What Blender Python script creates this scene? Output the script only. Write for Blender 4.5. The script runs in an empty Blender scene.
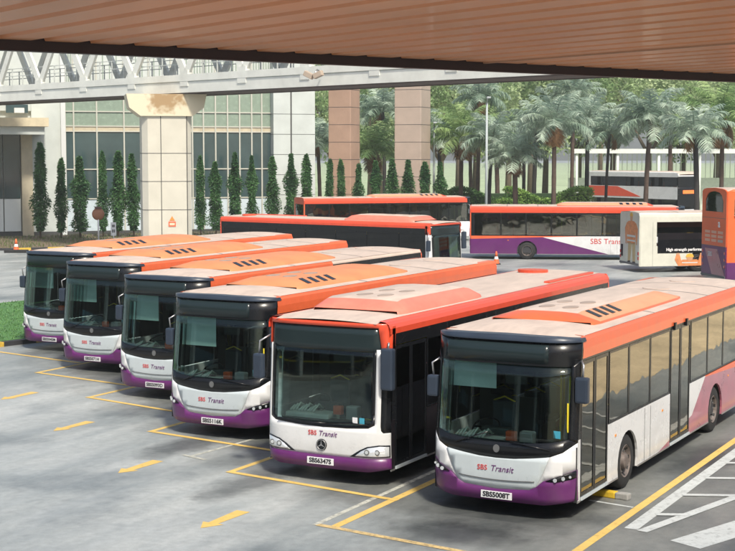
import bpy, bmesh, math, random
from mathutils import Vector, Matrix
random.seed(7)
R = math.radians
sc = bpy.context.scene
COL = sc.collection

# ------------------------------------------------------------------ materials
def mat(name, col, rough=.5, metal=0., noise=0., nscale=3., coat=0., spec=.5, emit=None, bump=0., bscale=40., dirt=0., streak=None):
    m = bpy.data.materials.new(name); m.use_nodes = True
    nt = m.node_tree; N = nt.nodes; L = nt.links
    p = N['Principled BSDF']
    p.inputs['Base Color'].default_value = (*col, 1)
    p.inputs['Roughness'].default_value = rough
    p.inputs['Metallic'].default_value = metal
    p.inputs['Coat Weight'].default_value = coat
    p.inputs['Coat Roughness'].default_value = .08
    p.inputs['Specular IOR Level'].default_value = spec
    tc = N.new('ShaderNodeTexCoord')
    if noise > 0:
        n = N.new('ShaderNodeTexNoise'); n.inputs['Scale'].default_value = nscale; n.inputs['Detail'].default_value = 6
        n.inputs['Roughness'].default_value = .65
        if streak:
            sm = N.new('ShaderNodeMapping'); sm.inputs['Scale'].default_value = streak; L.new(tc.outputs['Object'], sm.inputs['Vector']); L.new(sm.outputs[0], n.inputs['Vector'])
        else: L.new(tc.outputs['Object'], n.inputs['Vector'])
        r = N.new('ShaderNodeMapRange'); r.inputs[1].default_value = .3; r.inputs[2].default_value = .7
        r.inputs[3].default_value = 1 - noise; r.inputs[4].default_value = 1 + noise * .5
        L.new(n.outputs['Fac'], r.inputs[0])
        mx = N.new('ShaderNodeVectorMath'); mx.operation = 'SCALE'
        mx.inputs[0].default_value = col
        L.new(r.outputs[0], mx.inputs['Scale'])
        last = mx.outputs[0]
        if dirt > 0:     # road grime splashed up from the skirt
            sx_ = N.new('ShaderNodeSeparateXYZ'); L.new(tc.outputs['Object'], sx_.inputs[0])
            z_ = N.new('ShaderNodeMapRange'); z_.inputs[1].default_value = 1.0; z_.inputs[2].default_value = .28; z_.inputs[3].default_value = 0; z_.inputs[4].default_value = dirt; L.new(sx_.outputs['Z'], z_.inputs[0])
            n3 = N.new('ShaderNodeTexNoise'); n3.inputs['Scale'].default_value = 3.5; n3.inputs['Detail'].default_value = 8; n3.inputs['Roughness'].default_value = .7; L.new(tc.outputs['Object'], n3.inputs['Vector'])
            q_ = N.new('ShaderNodeMath'); q_.operation = 'MULTIPLY'; q_.use_clamp = True; L.new(z_.outputs[0], q_.inputs[0])
            w_ = N.new('ShaderNodeMapRange'); w_.inputs[1].default_value = .35; w_.inputs[2].default_value = .65; L.new(n3.outputs['Fac'], w_.inputs[0]); L.new(w_.outputs[0], q_.inputs[1])
            m_ = N.new('ShaderNodeMix'); m_.data_type = 'RGBA'; L.new(q_.outputs[0], m_.inputs[0]); L.new(last, m_.inputs[6]); m_.inputs[7].default_value = (.13, .11, .09, 1); last = m_.outputs[2]
        L.new(last, p.inputs['Base Color'])
        rr = N.new('ShaderNodeMapRange'); rr.inputs[3].default_value = max(.02, rough - .12); rr.inputs[4].default_value = min(1, rough + .12)
        L.new(n.outputs['Fac'], rr.inputs[0]); L.new(rr.outputs[0], p.inputs['Roughness'])
    if bump > 0:
        b = N.new('ShaderNodeBump'); b.inputs['Strength'].default_value = bump; b.inputs['Distance'].default_value = .02
        n2 = N.new('ShaderNodeTexNoise'); n2.inputs['Scale'].default_value = bscale; n2.inputs['Detail'].default_value = 4
        L.new(tc.outputs['Object'], n2.inputs['Vector']); L.new(n2.outputs['Fac'], b.inputs['Height'])
        L.new(b.outputs[0], p.inputs['Normal'])
    if emit:
        p.inputs['Emission Color'].default_value = (*emit[:3], 1); p.inputs['Emission Strength'].default_value = emit[3]
    return m

def glass(name, tint, refl, rough=.015, gcol=(1, 1, 1), wob=0., k=1.3):
    """thin glazing: tinted see-through pane with a fresnel mirror on top"""
    m = bpy.data.materials.new(name); m.use_nodes = True
    nt = m.node_tree; N = nt.nodes; L = nt.links
    for n in list(N): N.remove(n)
    o = N.new('ShaderNodeOutputMaterial'); mx = N.new('ShaderNodeMixShader')
    t = N.new('ShaderNodeBsdfTransparent'); t.inputs[0].default_value = (*tint, 1)
    g = N.new('ShaderNodeBsdfGlossy'); g.inputs['Roughness'].default_value = rough; g.inputs[0].default_value = (*gcol, 1)
    f = N.new('ShaderNodeFresnel'); f.inputs[0].default_value = 1.55
    ma = N.new('ShaderNodeMath'); ma.operation = 'MULTIPLY_ADD'; ma.use_clamp = True
    ma.inputs[1].default_value = k; ma.inputs[2].default_value = refl
    L.new(f.outputs[0], ma.inputs[0]); L.new(ma.outputs[0], mx.inputs[0])
    L.new(t.outputs[0], mx.inputs[1]); L.new(g.outputs[0], mx.inputs[2]); L.new(mx.outputs[0], o.inputs[0])
    if wob > 0:
        tc = N.new('ShaderNodeTexCoord'); n2 = N.new('ShaderNodeTexNoise'); n2.inputs['Scale'].default_value = 1.6
        n2.inputs['Detail'].default_value = 1
        b = N.new('ShaderNodeBump'); b.inputs['Strength'].default_value = wob; b.inputs['Distance'].default_value = .02
        L.new(tc.outputs['Object'], n2.inputs['Vector']); L.new(n2.outputs['Fac'], b.inputs['Height'])
        L.new(b.outputs[0], g.inputs['Normal'])
    return m

def leafmat(name, c1, c2, nscale=.6, rough=.55, transl=.3):
    m = bpy.data.materials.new(name); m.use_nodes = True
    nt = m.node_tree; N = nt.nodes; L = nt.links
    p = N['Principled BSDF']; o = N['Material Output']
    g = N.new('ShaderNodeNewGeometry'); n = N.new('ShaderNodeTexNoise'); n.inputs['Scale'].default_value = nscale
    n.inputs['Detail'].default_value = 5
    L.new(g.outputs['Position'], n.inputs['Vector'])
    cr = N.new('ShaderNodeValToRGB'); cr.color_ramp.elements[0].position = .35; cr.color_ramp.elements[1].position = .65
    cr.color_ramp.elements[0].color = (*c1, 1); cr.color_ramp.elements[1].color = (*c2, 1)
    L.new(n.outputs['Fac'], cr.inputs[0])
    hs = N.new('ShaderNodeHueSaturation'); L.new(cr.outputs[0], hs.inputs['Color'])
    mr = N.new('ShaderNodeMapRange'); mr.inputs[3].default_value = .65; mr.inputs[4].default_value = 1.35
    L.new(g.outputs['Random Per Island'], mr.inputs[0]); L.new(mr.outputs[0], hs.inputs['Value'])
    L.new(hs.outputs[0], p.inputs['Base Color']); p.inputs['Roughness'].default_value = rough
    t = N.new('ShaderNodeBsdfTranslucent'); L.new(hs.outputs[0], t.inputs[0])
    mx = N.new('ShaderNodeMixShader'); mx.inputs[0].default_value = transl
    L.new(p.outputs[0], mx.inputs[1]); L.new(t.outputs[0], mx.inputs[2]); L.new(mx.outputs[0], o.inputs[0])
    return m

WHITE = mat('bus_white', (.66, .67, .68), .28, noise=.05, nscale=1.2, coat=.4, dirt=.32)
PALE = mat('bus_pale_panel', (.49, .55, .58), .3, noise=.08, nscale=2.5, coat=.4)
PURPLE = mat('bus_purple', (.11, .012, .12), .35, noise=.12, nscale=3, coat=.15, dirt=.2)
PINK = mat('bus_plum', (.37, .12, .165), .3, noise=.22, nscale=2.3, coat=.5)
ORANGE = mat('bus_orange', (.70, .125, .04), .38, noise=.12, nscale=2.5, coat=.3)
ORANGE2 = mat('bus_faded_orange', (.64, .235, .10), .5, noise=.14, nscale=2.0)
REDOR = mat('bus_red_orange', (.68, .075, .03), .36, noise=.12, nscale=2.5, coat=.3)
ROOF = mat('bus_roof', (.54, .435, .365), .55, noise=.16, nscale=1.5, streak=(3, 1, 1))
PEACH = mat('pod_peach', (.64, .29, .16), .5, noise=.14, nscale=1.8)
BLACK = mat('bus_black', (.008, .009, .011), .25, spec=.35, noise=.2)
RUBBER = mat('rubber', (.016, .016, .017), .75, noise=.25, nscale=8)
VISOR = mat('bus_visor', (.03, .042, .065), .35, noise=.15, spec=.4)
DESTG = mat('destination_glass', (.016, .026, .029), .15, spec=.3)
CHAR = mat('bus_charcoal', (.012, .010, .013), .4, noise=.3, nscale=1.5, spec=.3)
INT = mat('cabin_dark', (.022, .024, .026), .6, noise=.2)
GRILLE = mat('grille_brown', (.36, .28, .23), .6, noise=.2)
GREY = mat('grey_plastic', (.12, .125, .13), .5, noise=.15)
DASH = mat('dash_plastic', (.62, .66, .62), .5, noise=.15)
FLOOR = mat('bus_floor', (.035, .035, .04), .6, noise=.2)
BLIND = mat('sun_blind_mint', (.55, .66, .65), .7, noise=.12)
SEATB = mat('seat_blue', (.03, .045, .06), .7, noise=.2)
SEATR = mat('seat_red', (.70, .06, .04), .7, noise=.2)
RIM = mat('rim_dusty', (.15, .125, .115), .6, metal=.2, noise=.35, nscale=9)
STEEL = mat('steel', (.45, .45, .46), .35, metal=.8, noise=.15, nscale=9)
YELLOWP = mat('yellow_pole', (.75, .60, .03), .4)
LAMP = mat('lamp_lens', (.65, .68, .70), .08, metal=.4, coat=1)
AMBER = mat('amber_lens', (.8, .28, .02), .15, coat=1)
REDLENS = mat('red_lens', (.5, .02, .02), .15, coat=1)
PLATE = mat('plate_white', (.70, .71, .73), .4, noise=.1, nscale=20)
INK = mat('plate_ink', (.02, .02, .025), .5)
TXR = mat('logo_red', (.55, .04, .04), .4)
TXP = mat('logo_purple', (.12, .03, .14), .4)
TXB = mat('sticker_blue', (.05, .30, .42), .4)
TXW = mat('lettering_white', (.8, .8, .8), .4)
WS = glass('windscreen_glass', (.78, .88, .86), .0, gcol=(.9, 1, .98), k=.9)
SIDEG = glass('side_glass', (.50, .51, .47), .08, gcol=(1, .96, .84), wob=.25)
DARKG = glass('dark_glass', (.12, .12, .13), .0, k=.9)
CREAM = mat('bus_cream', (.66, .66, .58), .35, noise=.12, nscale=2, coat=.3)
DDOR = mat('deck_orange', (.83, .13, .03), .4, noise=.08, coat=.2)

# ------------------------------------------------------------------ mesh helpers
def tag(o, label=None, cat=None, group=None, kind=None):
    if label: o['label'] = label
    if cat: o['category'] = cat
    if group: o['group'] = group
    if kind: o['kind'] = kind
    return o

def empty(name, loc=(0, 0, 0), rz=0., **k):
    o = bpy.data.objects.new(name, None); COL.objects.link(o)
    o.empty_display_size = .3
    o.location = loc; o.rotation_euler = (0, 0, rz); tag(o, **k); return o

class MB:
    def __init__(s): s.b = bmesh.new(); s.mats = []
    def mi(s, m):
        if m not in s.mats: s.mats.append(m)
        return s.mats.index(m)
    def face(s, pts, m):
        f = s.b.faces.new([s.b.verts.new(p) for p in pts]); f.material_index = s.mi(m); return f
    def box(s, x0, x1, y0, y1, z0, z1, m, bev=0., mtx=None):
        r = bmesh.ops.create_cube(s.b, size=1)
        vs = r['verts']
        for v in vs:
            v.co = Vector((x0 + (v.co.x + .5) * (x1 - x0), y0 + (v.co.y + .5) * (y1 - y0), z0 + (v.co.z + .5) * (z1 - z0)))
        fs = set(f for v in vs for f in v.link_faces)
        i = s.mi(m)
        for f in fs: f.material_index = i
        if bev > 0:
            es = list(set(e for f in fs for e in f.edges))
            rr = bmesh.ops.bevel(s.b, geom=es, offset=bev, segments=2, affect='EDGES', profile=.6)
            vs = list(set(v for f in rr['faces'] for v in f.verts) | set(v for f in fs if f.is_valid for v in f.verts))
            for f in rr['faces']: f.material_index = i
        if mtx is not None:
            bmesh.ops.transform(s.b, matrix=mtx, verts=[v for v in vs if v.is_valid])
    def tube(s, pts, r, m, n=8, cap=True):
        pts = [Vector(p) for p in pts]; rs = r if isinstance(r, (list, tuple)) else [r] * len(pts)
        rings = []; i = s.mi(m)
        for k, p in enumerate(pts):
            d = (pts[min(k + 1, len(pts) - 1)] - pts[max(k - 1, 0)]).normalized()
            a = d.orthogonal().normalized() if k == 0 else (prev - d * prev.dot(d)).normalized()
            prev = a; c = d.cross(a)
            rings.append([s.b.verts.new(p + (a * math.cos(t) + c * math.sin(t)) * rs[k]) for t in [2 * math.pi * j / n for j in range(n)]])
        for A, B in zip(rings, rings[1:]):
            for j in range(n):
                f = s.b.faces.new((A[j], A[(j + 1) % n], B[(j + 1) % n], B[j])); f.material_index = i; f.smooth = True
        if cap:
            f = s.b.faces.new(rings[0][::-1]); f.material_index = i
            f = s.b.faces.new(rings[-1]); f.material_index = i
    def prism(s, pts, axis, a0, a1, m):
        """polygon given in the two other axes, extruded along axis"""
        def P(p, a):
            return {'x': (a, p[0], p[1]), 'y': (p[0], a, p[1]), 'z': (p[0], p[1], a)}[axis]
        i = s.mi(m)
        A = [s.b.verts.new(P(p, a0)) for p in pts]; B = [s.b.verts.new(P(p, a1)) for p in pts]
        fs = [s.b.faces.new(A), s.b.faces.new(B[::-1])]
        for k in range(len(pts)):
            fs.append(s.b.faces.new((A[k], B[k], B[(k + 1) % len(pts)], A[(k + 1) % len(pts)])))
        for f in fs: f.material_index = i
        return fs
    def build(s, name, parent=None, smooth=False, loc=None, rz=None, **k):
        bmesh.ops.recalc_face_normals(s.b, faces=s.b.faces[:])
        me = bpy.data.meshes.new(name); s.b.to_mesh(me); s.b.free()
        for m in s.mats: me.materials.append(m)
        if smooth:
            for p in me.polygons: p.use_smooth = True
        o = bpy.data.objects.new(name, me); COL.objects.link(o)
        if parent: o.parent = parent
        if loc: o.location = loc
        if rz is not None: o.rotation_euler = (0, 0, rz)
        tag(o, **k); return o

def add_bevel(o, w, seg=2):
    b = o.modifiers.new('bevel', 'BEVEL'); b.width = w; b.segments = seg; b.limit_method = 'ANGLE'; b.angle_limit = R(40)
    return o

def text_mesh(name, body, size, m, mtx, parent, depth=.004, align='CENTER', bold=0., shear=0.):
    c = bpy.data.curves.new(name, 'FONT'); c.body = body; c.size = size; c.extrude = depth
    c.align_x = align; c.align_y = 'CENTER'; c.offset = bold; c.shear = shear; c.resolution_u = 3
    t = bpy.data.objects.new(name + '_tmp', c); COL.objects.link(t)
    dg = bpy.context.evaluated_depsgraph_get()
    me = bpy.data.meshes.new_from_object(t.evaluated_get(dg))
    bpy.data.objects.remove(t); bpy.data.curves.remove(c)
    me.name = name; me.materials.clear(); me.materials.append(m)
    o = bpy.data.objects.new(name, me); COL.objects.link(o)
    if parent: o.parent = parent
    o.matrix_local = mtx
    return o
# text facing -y (front of a bus): text x -> +x, text y -> +z
def face_front(x, y, z, tilt=0.): return Matrix.Translation((x, y, z)) @ Matrix.Rotation(R(90) + tilt, 4, 'X')
def face_side(x, y, z):   # facing -x ; reads left to right towards -y
    return Matrix.Translation((x, y, z)) @ Matrix.Rotation(R(-90), 4, 'Z') @ Matrix.Rotation(R(90), 4, 'X')
def face_rear(x, y, z):   # facing +y
    return Matrix.Translation((x, y, z)) @ Matrix.Rotation(R(180), 4, 'Z') @ Matrix.Rotation(R(90), 4, 'X')

def copy_tree(o, parent=None):
    c = o.copy(); COL.objects.link(c)
    if parent: c.parent = parent
    for ch in [x for x in o.children]: copy_tree(ch, c)
    return c

# ------------------------------------------------------------------ curved fronts
def curved(name, polys, F, parent, off=0., thick=.03, step=.12, smooth=True, **k):
    """polygons (x,z,material) sliced finely, bent to y = F(x,z)+off and thickened backwards"""
    b = MB()
    for pts, m in polys:
        t = bmesh.new()
        f = t.faces.new([t.verts.new((x, 0, z)) for x, z in pts])
        t.normal_update()
        xs = [p[0] for p in pts]; zs = [p[1] for p in pts]
        for axis, lo, hi in ((0, min(xs), max(xs)), (2, min(zs), max(zs))):
            st = step if axis == 0 else step * 1.6
            v = math.floor(lo / st) * st + st
            while v < hi - 1e-4:
                co = [0, 0, 0]; no = [0, 0, 0]; co[axis] = v; no[axis] = 1
                bmesh.ops.bisect_plane(t, geom=t.verts[:] + t.edges[:] + t.faces[:], plane_co=co, plane_no=no, dist=1e-5)
                v += st
        bmesh.ops.triangulate(t, faces=[f for f in t.faces if len(f.verts) > 4])
        i = b.mi(m)
        for v in t.verts: v.co.y = F(v.co.x, v.co.z) + off
        t.verts.ensure_lookup_table()
        fr = [b.b.verts.new(v.co) for v in t.verts]; bk = [b.b.verts.new(v.co + Vector((0, thick, 0))) for v in t.verts]
        t.verts.index_update()
        for f in t.faces:
            q = b.b.faces.new([fr[v.index] for v in f.verts]); q.material_index = i; q.smooth = smooth
            q = b.b.faces.new([bk[v.index] for v in f.verts][::-1]); q.material_index = i
        for e in t.edges:
            if e.is_boundary:
                a, c = e.verts[0].index, e.verts[1].index
                q = b.b.faces.new((fr[a], fr[c], bk[c], bk[a])); q.material_index = i
        t.free()
    return b.build(name, parent, **k)

def mir(p): return [(-x, z) for x, z in p][::-1]

def side_poly(b, pts, sx, m, t=.04, x=1.25):
    b.prism(pts, 'x', sx * x, sx * (x - t), m)

def arch(cy, r, z0, n=14):
    """points of a wheel arch from front to rear, opening downward at z0"""
    zc = .48
    a0 = math.asin(max(-1, min(1, (z0 - zc) / r)))
    return [(cy - r * math.cos(a0 + (math.pi - 2 * a0) * k / n), zc + r * math.sin(a0 + (math.pi - 2 * a0) * k / n)) for k in range(n + 1)]

def add_wheel(root, sx, y, double=False):
    b = MB(); w = .30 if not double else .56
    xo = sx * 1.21; xi = sx * (1.21 - w)
    prof = [(.30, 0), (.44, .0), (.475, .03), (.485, .08), (.485, w - .05), (.44, w), (.2, w)]
    n = 28; i = b.mi(RUBBER); rings = []
    for r, d in prof:
        rings.append([b.b.verts.new((xo - sx * d, y + r * math.cos(2 * math.pi * k / n), .485 + r * math.sin(2 * math.pi * k / n))) for k in range(n)])
    for A, B in zip(rings, rings[1:]):
        for k in range(n):
            f = b.b.faces.new((A[k], A[(k + 1) % n], B[(k + 1) % n], B[k])); f.material_index = i; f.smooth = True
    wh = b.build('wheel', root)
    b = MB(); n = 24; rings = []
    prof = [(.30, .012), (.285, -.004), (.265, .02), (.22, .07 if not double else .12), (.15, .07 if not double else .12), (.13, -.01 if not double else .10), (.08, -.03 if not double else .07), (.0, -.03 if not double else .07)]
    for r, d in prof:
        rings.append([b.b.verts.new((xo - sx * d, y + max(r, .001) * math.cos(2 * math.pi * k / n), .485 + max(r, .001) * math.sin(2 * math.pi * k / n))) for k in range(n)])
    for q, (A, B) in enumerate(zip(rings, rings[1:])):
        for k in range(n):
            f = b.b.faces.new((A[k], A[(k + 1) % n], B[(k + 1) % n], B[k])); f.material_index = b.mi(RIM if q != 2 or k % 3 else RUBBER)
    for k in range(10):
        t = 2 * math.pi * k / 10
        yy, zz = y + .185 * math.cos(t), .485 + .185 * math.sin(t)
        b.box(xo - sx * .09 - .02, xo - sx * .09 + .045, yy - .014, yy + .014, zz - .014, zz + .014, GREY)
    b.build('rim', wh)

def seat(root, x, y, z, m, high=1.0, name='passenger_seat'):
    b = MB()
    b.box(x - .21, x + .21, y, y + .42, z + .38, z + .47, m, .03)
    b.box(x - .21, x + .21, y + .38, y + .47, z + .42, z + high, m, .03)
    b.box(x - .15, x + .15, y + .12, y + .34, z, z + .38, GREY)
    b.tube([(x - .2, y + .42, z + high), (x, y + .42, z + high + .08), (x + .2, y + .42, z + high)], .014, YELLOWP, 6)
    b.build(name, root)

def interior(root, L=12., roofz=2.85, seats=SEATB, dash=True, blind=True):
    b = MB()
    b.box(-1.15, 1.15, .45, L - .3, .36, .40, FLOOR)
    b.box(-1.15, 1.15, L * .62, L - .3, .40, .78, FLOOR)
    b.box(-1.18, 1.18, .7, L - .2, roofz - .12, roofz - .10, INT)
    b.build('cabin_floor', root)
    if dash:
        b = MB()
        b.box(-1.02, -.1, .42, .86, .95, 1.16, DASH, .04)
        b.box(-1.02, 1.0, .40, .60, .78, 1.08, INT, .04)
        b.box(-.62, -.1, .80, 1.0, 1.08, 1.30, INT, .03)
        b.box(-.25, -.02, .55, 1.25, .4, 1.0, DASH, .03)
        b.build('dashboard', root)
        b = MB(); c = Vector((-.58, .92, 1.27)); n = Vector((0, -.55, .83)).normalized(); a = Vector((1, 0, 0)); e = n.cross(a)
        pts = [c + (a * math.cos(t) + e * math.sin(t)) * .23 for t in [2 * math.pi * k / 20 for k in range(21)]]
        b.tube(pts, .018, BLACK, 6, cap=False)
        b.tube([c + a * .22, c, c - a * .22], .015, BLACK, 6); b.tube([c, c + Vector((0, -.2, -.3))], .03, BLACK, 6)
        b.build('steering_wheel', root)
        seat(root, -.58, 1.3, .55, SEATB, 1.05, 'driver_seat')
        b = MB()
        b.box(-1.15, -.05, 1.95, 1.98, .4, 1.65, INT); b.box(-1.15, -.95, 1.94, 1.96, 1.65, 2.45, INT)
        b.box(-1.12, 1.1, .52, .60, 2.32, 2.50, INT, .02)
        b.build('driver_partition', root)
        if blind: b = MB(); b.box(-1.08, -.22, .50, .505, (2.02 if blind == 1 else 1.84), 2.46, BLIND); b.tube([(-1.1, .50, 2.47), (-.2, .50, 2.47)], .02, INT, 6); b.build('sun_blind', root)
        b = MB(); b.tube([(1.02, .62, .5), (1.02, .62, 2.3)], .022, YELLOWP, 8)
        b.tube([(.35, 2.0, .4), (.35, 2.0, 2.7)], .02, YELLOWP, 8)
        b.tube([(.05, 1.1, 1.0), (.6, 1.1, 1.0)], .02, YELLOWP, 8)
        b.tube([(-.3, 3.9, .4), (-.3, 3.9, 2.7)], .02, YELLOWP, 8)
        b.tube([(.5, 5.2, .4), (.5, 5.2, 2.7)], .02, YELLOWP, 8)
        b.build('grab_pole', root)
        b = MB(); b.box(.12, .36, .66, .84, .4, 1.30, mat('fare_reader', (.32, .33, .34), .4), .03); b.build('fare_box', root)
        b = MB(); b.box(-.05, .12, .50, .60, 1.16, 1.32, mat('ticket_screen', (.65, .10, .03), .4), .01); b.build('ticket_machine', root)
        b = MB()
        for k in range(9): b.tube([(-.95 + k * .06, .50, 1.18), (-.93 + k * .065, .62, 1.24 + .03 * (k % 3)), (-.9 + k * .06, .8, 1.2)], .02, DASH, 5)
        b.build('cleaning_cloth', root)
        b = MB(); b.box(-1.16, -1.1, 1.0, 11.4, 2.52, 2.62, YELLOWP); b.tube([(.62, 1.6, 2.35), (.62, 8, 2.35)], .02, YELLOWP, 6); b.tube([(-.62, 2.4, 2.35), (-.62, 8, 2.35)], .02, YELLOWP, 6); b.build('ceiling_rail', root)
        b = MB(); b.box(-.15, .25, .68, .72, 2.08, 2.26, BLACK, .02); b.build('interior_mirror', root)
    for y in (2.6, 3.6, 4.4, 7.4, 8.3, 9.2, 10.1):
        if y < L - 1.5:
            z = .40 if y < L * .6 else .78
            for x in (-.92, .92):
                if x > 0 and 5.0 < y < 7.: continue
                seat(root, x, y, z, seats)

# ------------------------------------------------------------------ Scania-like single decker
def F_s(x, z):
    u = min(1., abs(x) / 1.25)
    y = .05 * u * u + .30 * u ** 7
    if z > 1.15: y += (z - 1.15) * .115
    if z < .62: y += (.62 - z) * .16
    return y
def side_front(z, base=.35):
    y = base
    if z > 1.15: y += (z - 1.15) * .115
    if z < .62: y += (.62 - z) * .16
    return y

def roof_shell(name, root, y0, y1, zb, ze, zt, m_band, m_roof, front=None, bandsplit=None):
    """side bands and crowned roof swept along the bus; returns (band, roof)"""
    prof = [(1.25, zb), (1.25, zb + (ze - zb) * .45), (1.235, ze - .06), (1.19, ze)]
    b = MB()
    yb = y0; y0 = y0 + .05
    for s in (-1, 1):
        for A, B in zip(prof, prof[1:]):
            f = b.face([(s * A[0], y0 + side_front(A[1], 0), A[1]), (s * B[0], y0 + side_front(B[1], 0), B[1]), (s * B[0], y1, B[1]), (s * A[0], y1, A[1])], m_band)
        b.face([(s * 1.19, y0 + .12 + side_front(ze, 0), ze), (s * 1.05, y0 + .12 + side_front(ze, 0), ze + .012), (s * 1.05, y1, ze + .012), (s * 1.19, y1, ze)], m_band)
        b.box(s * 1.2 - .03, s * 1.2 + .03, y0 + .4, y1 - .02, zb + .002, zb + .03, m_band)
    band = b.build('roof_band', root)
    y0 = yb
    b = MB(); n = 10; ys = [y0 + side_front(ze, 0) - .02, y0 + side_front(ze, 0) + .25] + [y0 + .5 + (y1 - y0 - .5) * k / 8 for k in range(1, 9)]
    rows = []
    for j, y in enumerate(ys):
        row = []
        for k in range(n + 1):
            x = -1.2 + 2.4 * k / n
            z = ze + (zt - ze) * (1 - (abs(x) / 1.2) ** 2.2) + .003
            if j == 0: z = ze - .02 + (zt - ze) * .3 * (1 - (abs(x) / 1.2) ** 3)
            if j == len(ys) - 1: z -= .02
            yy = y + (F_s(x, 1) - .05 if j == 0 else 0) * .6 * (1 if j == 0 else 0)
            row.append(b.b.verts.new((x, yy, z)))
        rows.append(row)
    i = b.mi(m_roof)
    for A, B in zip(rows, rows[1:]):
        for k in range(n):
            f = b.b.faces.new((A[k], A[k + 1], B[k + 1], B[k])); f.material_index = i; f.smooth = True
    for y in (y0 + 4.2, y0 + 7.9, y0 + 9.6):   # joints between roof sheets
        for k in range(n):
            xa, xb = -1.2 + 2.4 * k / n, -1.2 + 2.4 * (k + 1) / n
            za, zb_ = [ze + (zt - ze) * (1 - (abs(q) / 1.2) ** 2.2) + .009 for q in (xa, xb)]
            b.face([(xa, y, za), (xb, y, zb_), (xb, y + .03, zb_), (xa, y + .03, za)], GREY)
    roof = b.build('roof', root)
    return band, roof

def ac_pod(root, y0, y1, w, z0, h, mside, mtop, fs=.5, vents=True, tw=.55, mfront=None, mrim=None):
    b = MB(); hw = w; mfront = mfront or mside; mrim = mrim or mside
    nx = [(-hw, -.03), (-hw + .02, .035), (-tw, h * .90), (-tw * .5, h), (tw * .5, h), (tw, h * .90), (hw - .02, .035), (hw, -.03)]
    def st(sz, sw): return [(x * sw, (z if z < .05 else z * sz + .035 * (1 - sz))) for x, z in nx]
    sts = [(y0, .0, .93), (y0 + .05, .25, .97), (y0 + fs * .6, .85, 1), (y0 + fs, 1, 1), (y1 - .55, 1, 1), (y1 - .3, .8, 1), (y1 - .04, .2, .97), (y1, 0, .93)]
    rows = [[b.b.verts.new((x, y, z0 + z)) for x, z in st(sz, sw)] for y, sz, sw in sts]
    for j, (A, B) in enumerate(zip(rows, rows[1:])):
        for k in range(len(nx) - 1):
            f = b.b.faces.new((A[k], A[k + 1], B[k + 1], B[k])); f.smooth = True
            f.material_index = b.mi(mrim if k in (0, 6) else mfront if j < 2 else mside if (k in (1, 5) or j > 4) else mtop)
    o = b.build('air_conditioner', root)
    if vents:
        for s in (-1, 1):
            for k in range(4):
                y = y0 + fs + .10 + k * .36
                v = MB()
                p0 = Vector((s * tw, 0, z0 + h * .90)); p1 = Vector((s * (hw - .02), 0, z0 + .035))
                a = p0.lerp(p1, .06); c = p0.lerp(p1, .74); nrm = Vector((s * (p0.z - p1.z), 0, abs(p1.x - p0.x))).normalized() * .01
                a += nrm; c += nrm
                v.face([a + Vector((0, y, 0)), c + Vector((0, y - .05, 0)), c + Vector((0, y + .13, 0)), a + Vector((0, y + .18, 0))], BLACK)
                v.build('vent', o)
    for yy in (y0 + fs + .35, y0 + fs + 1.25):
        for x in (-.22, .22):
            v = MB(); pts = [(x + .13 * math.cos(t), yy + .24 * math.sin(t)) for t in [2 * math.pi * k / 16 for k in range(16)]]
            v.prism([(p[0], p[1]) for p in pts], 'z', z0 + h - .02, z0 + h + .006, GRILLE); v.build('fan_grille', o)
    return o

def mirror(root, sx, x, y, z, h=.42, w=.22, arm=(0, .1, .3)):
    b = MB()
    b.box(x - w / 2, x + w / 2, y - .06, y + .08, z - h / 2, z + h / 2, VISOR, .04)
    o = b.build('wing_mirror', root)
    b = MB(); b.box(x - w / 2 + .03, x + w / 2 - .03, y + .083, y + .09, z - h / 2 + .04, z + h / 2 - .04, LAMP); b.build('mirror_glass', o)
    b = MB()
    e = Vector((x + arm[0], y + arm[1], z + h / 2 + arm[2]))
    b.tube([(x, y + .02, z + h / 2 - .02), Vector((x, y, z + h / 2)).lerp(e, .5) + Vector((sx * .06, -.08, .06)), e], .018, STEEL, 8); b.build('mirror_arm', o)
    return o

def region_mat(y, z, scheme):
    if scheme == 'transit':
        if y > 8 and z > 1.29 - .045 * (y - 8): return ORANGE
        bx = 4.7 + (z - .3) / .35 * 2.35 if z < .65 else 7.05 + (z - .65) / .64 * .95
        return PINK if y > bx else WHITE
    if scheme == 'transit_purple':
        if y > 5.6 and z > 1.31 - .11 * (y - 5.6) / 6.4 * 1.6: return ORANGE
        bx = 4.3 + (1.31 - z) * 0 + (z - .3) * 3.9
        return PURPLE if y > bx else WHITE
    return scheme

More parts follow.
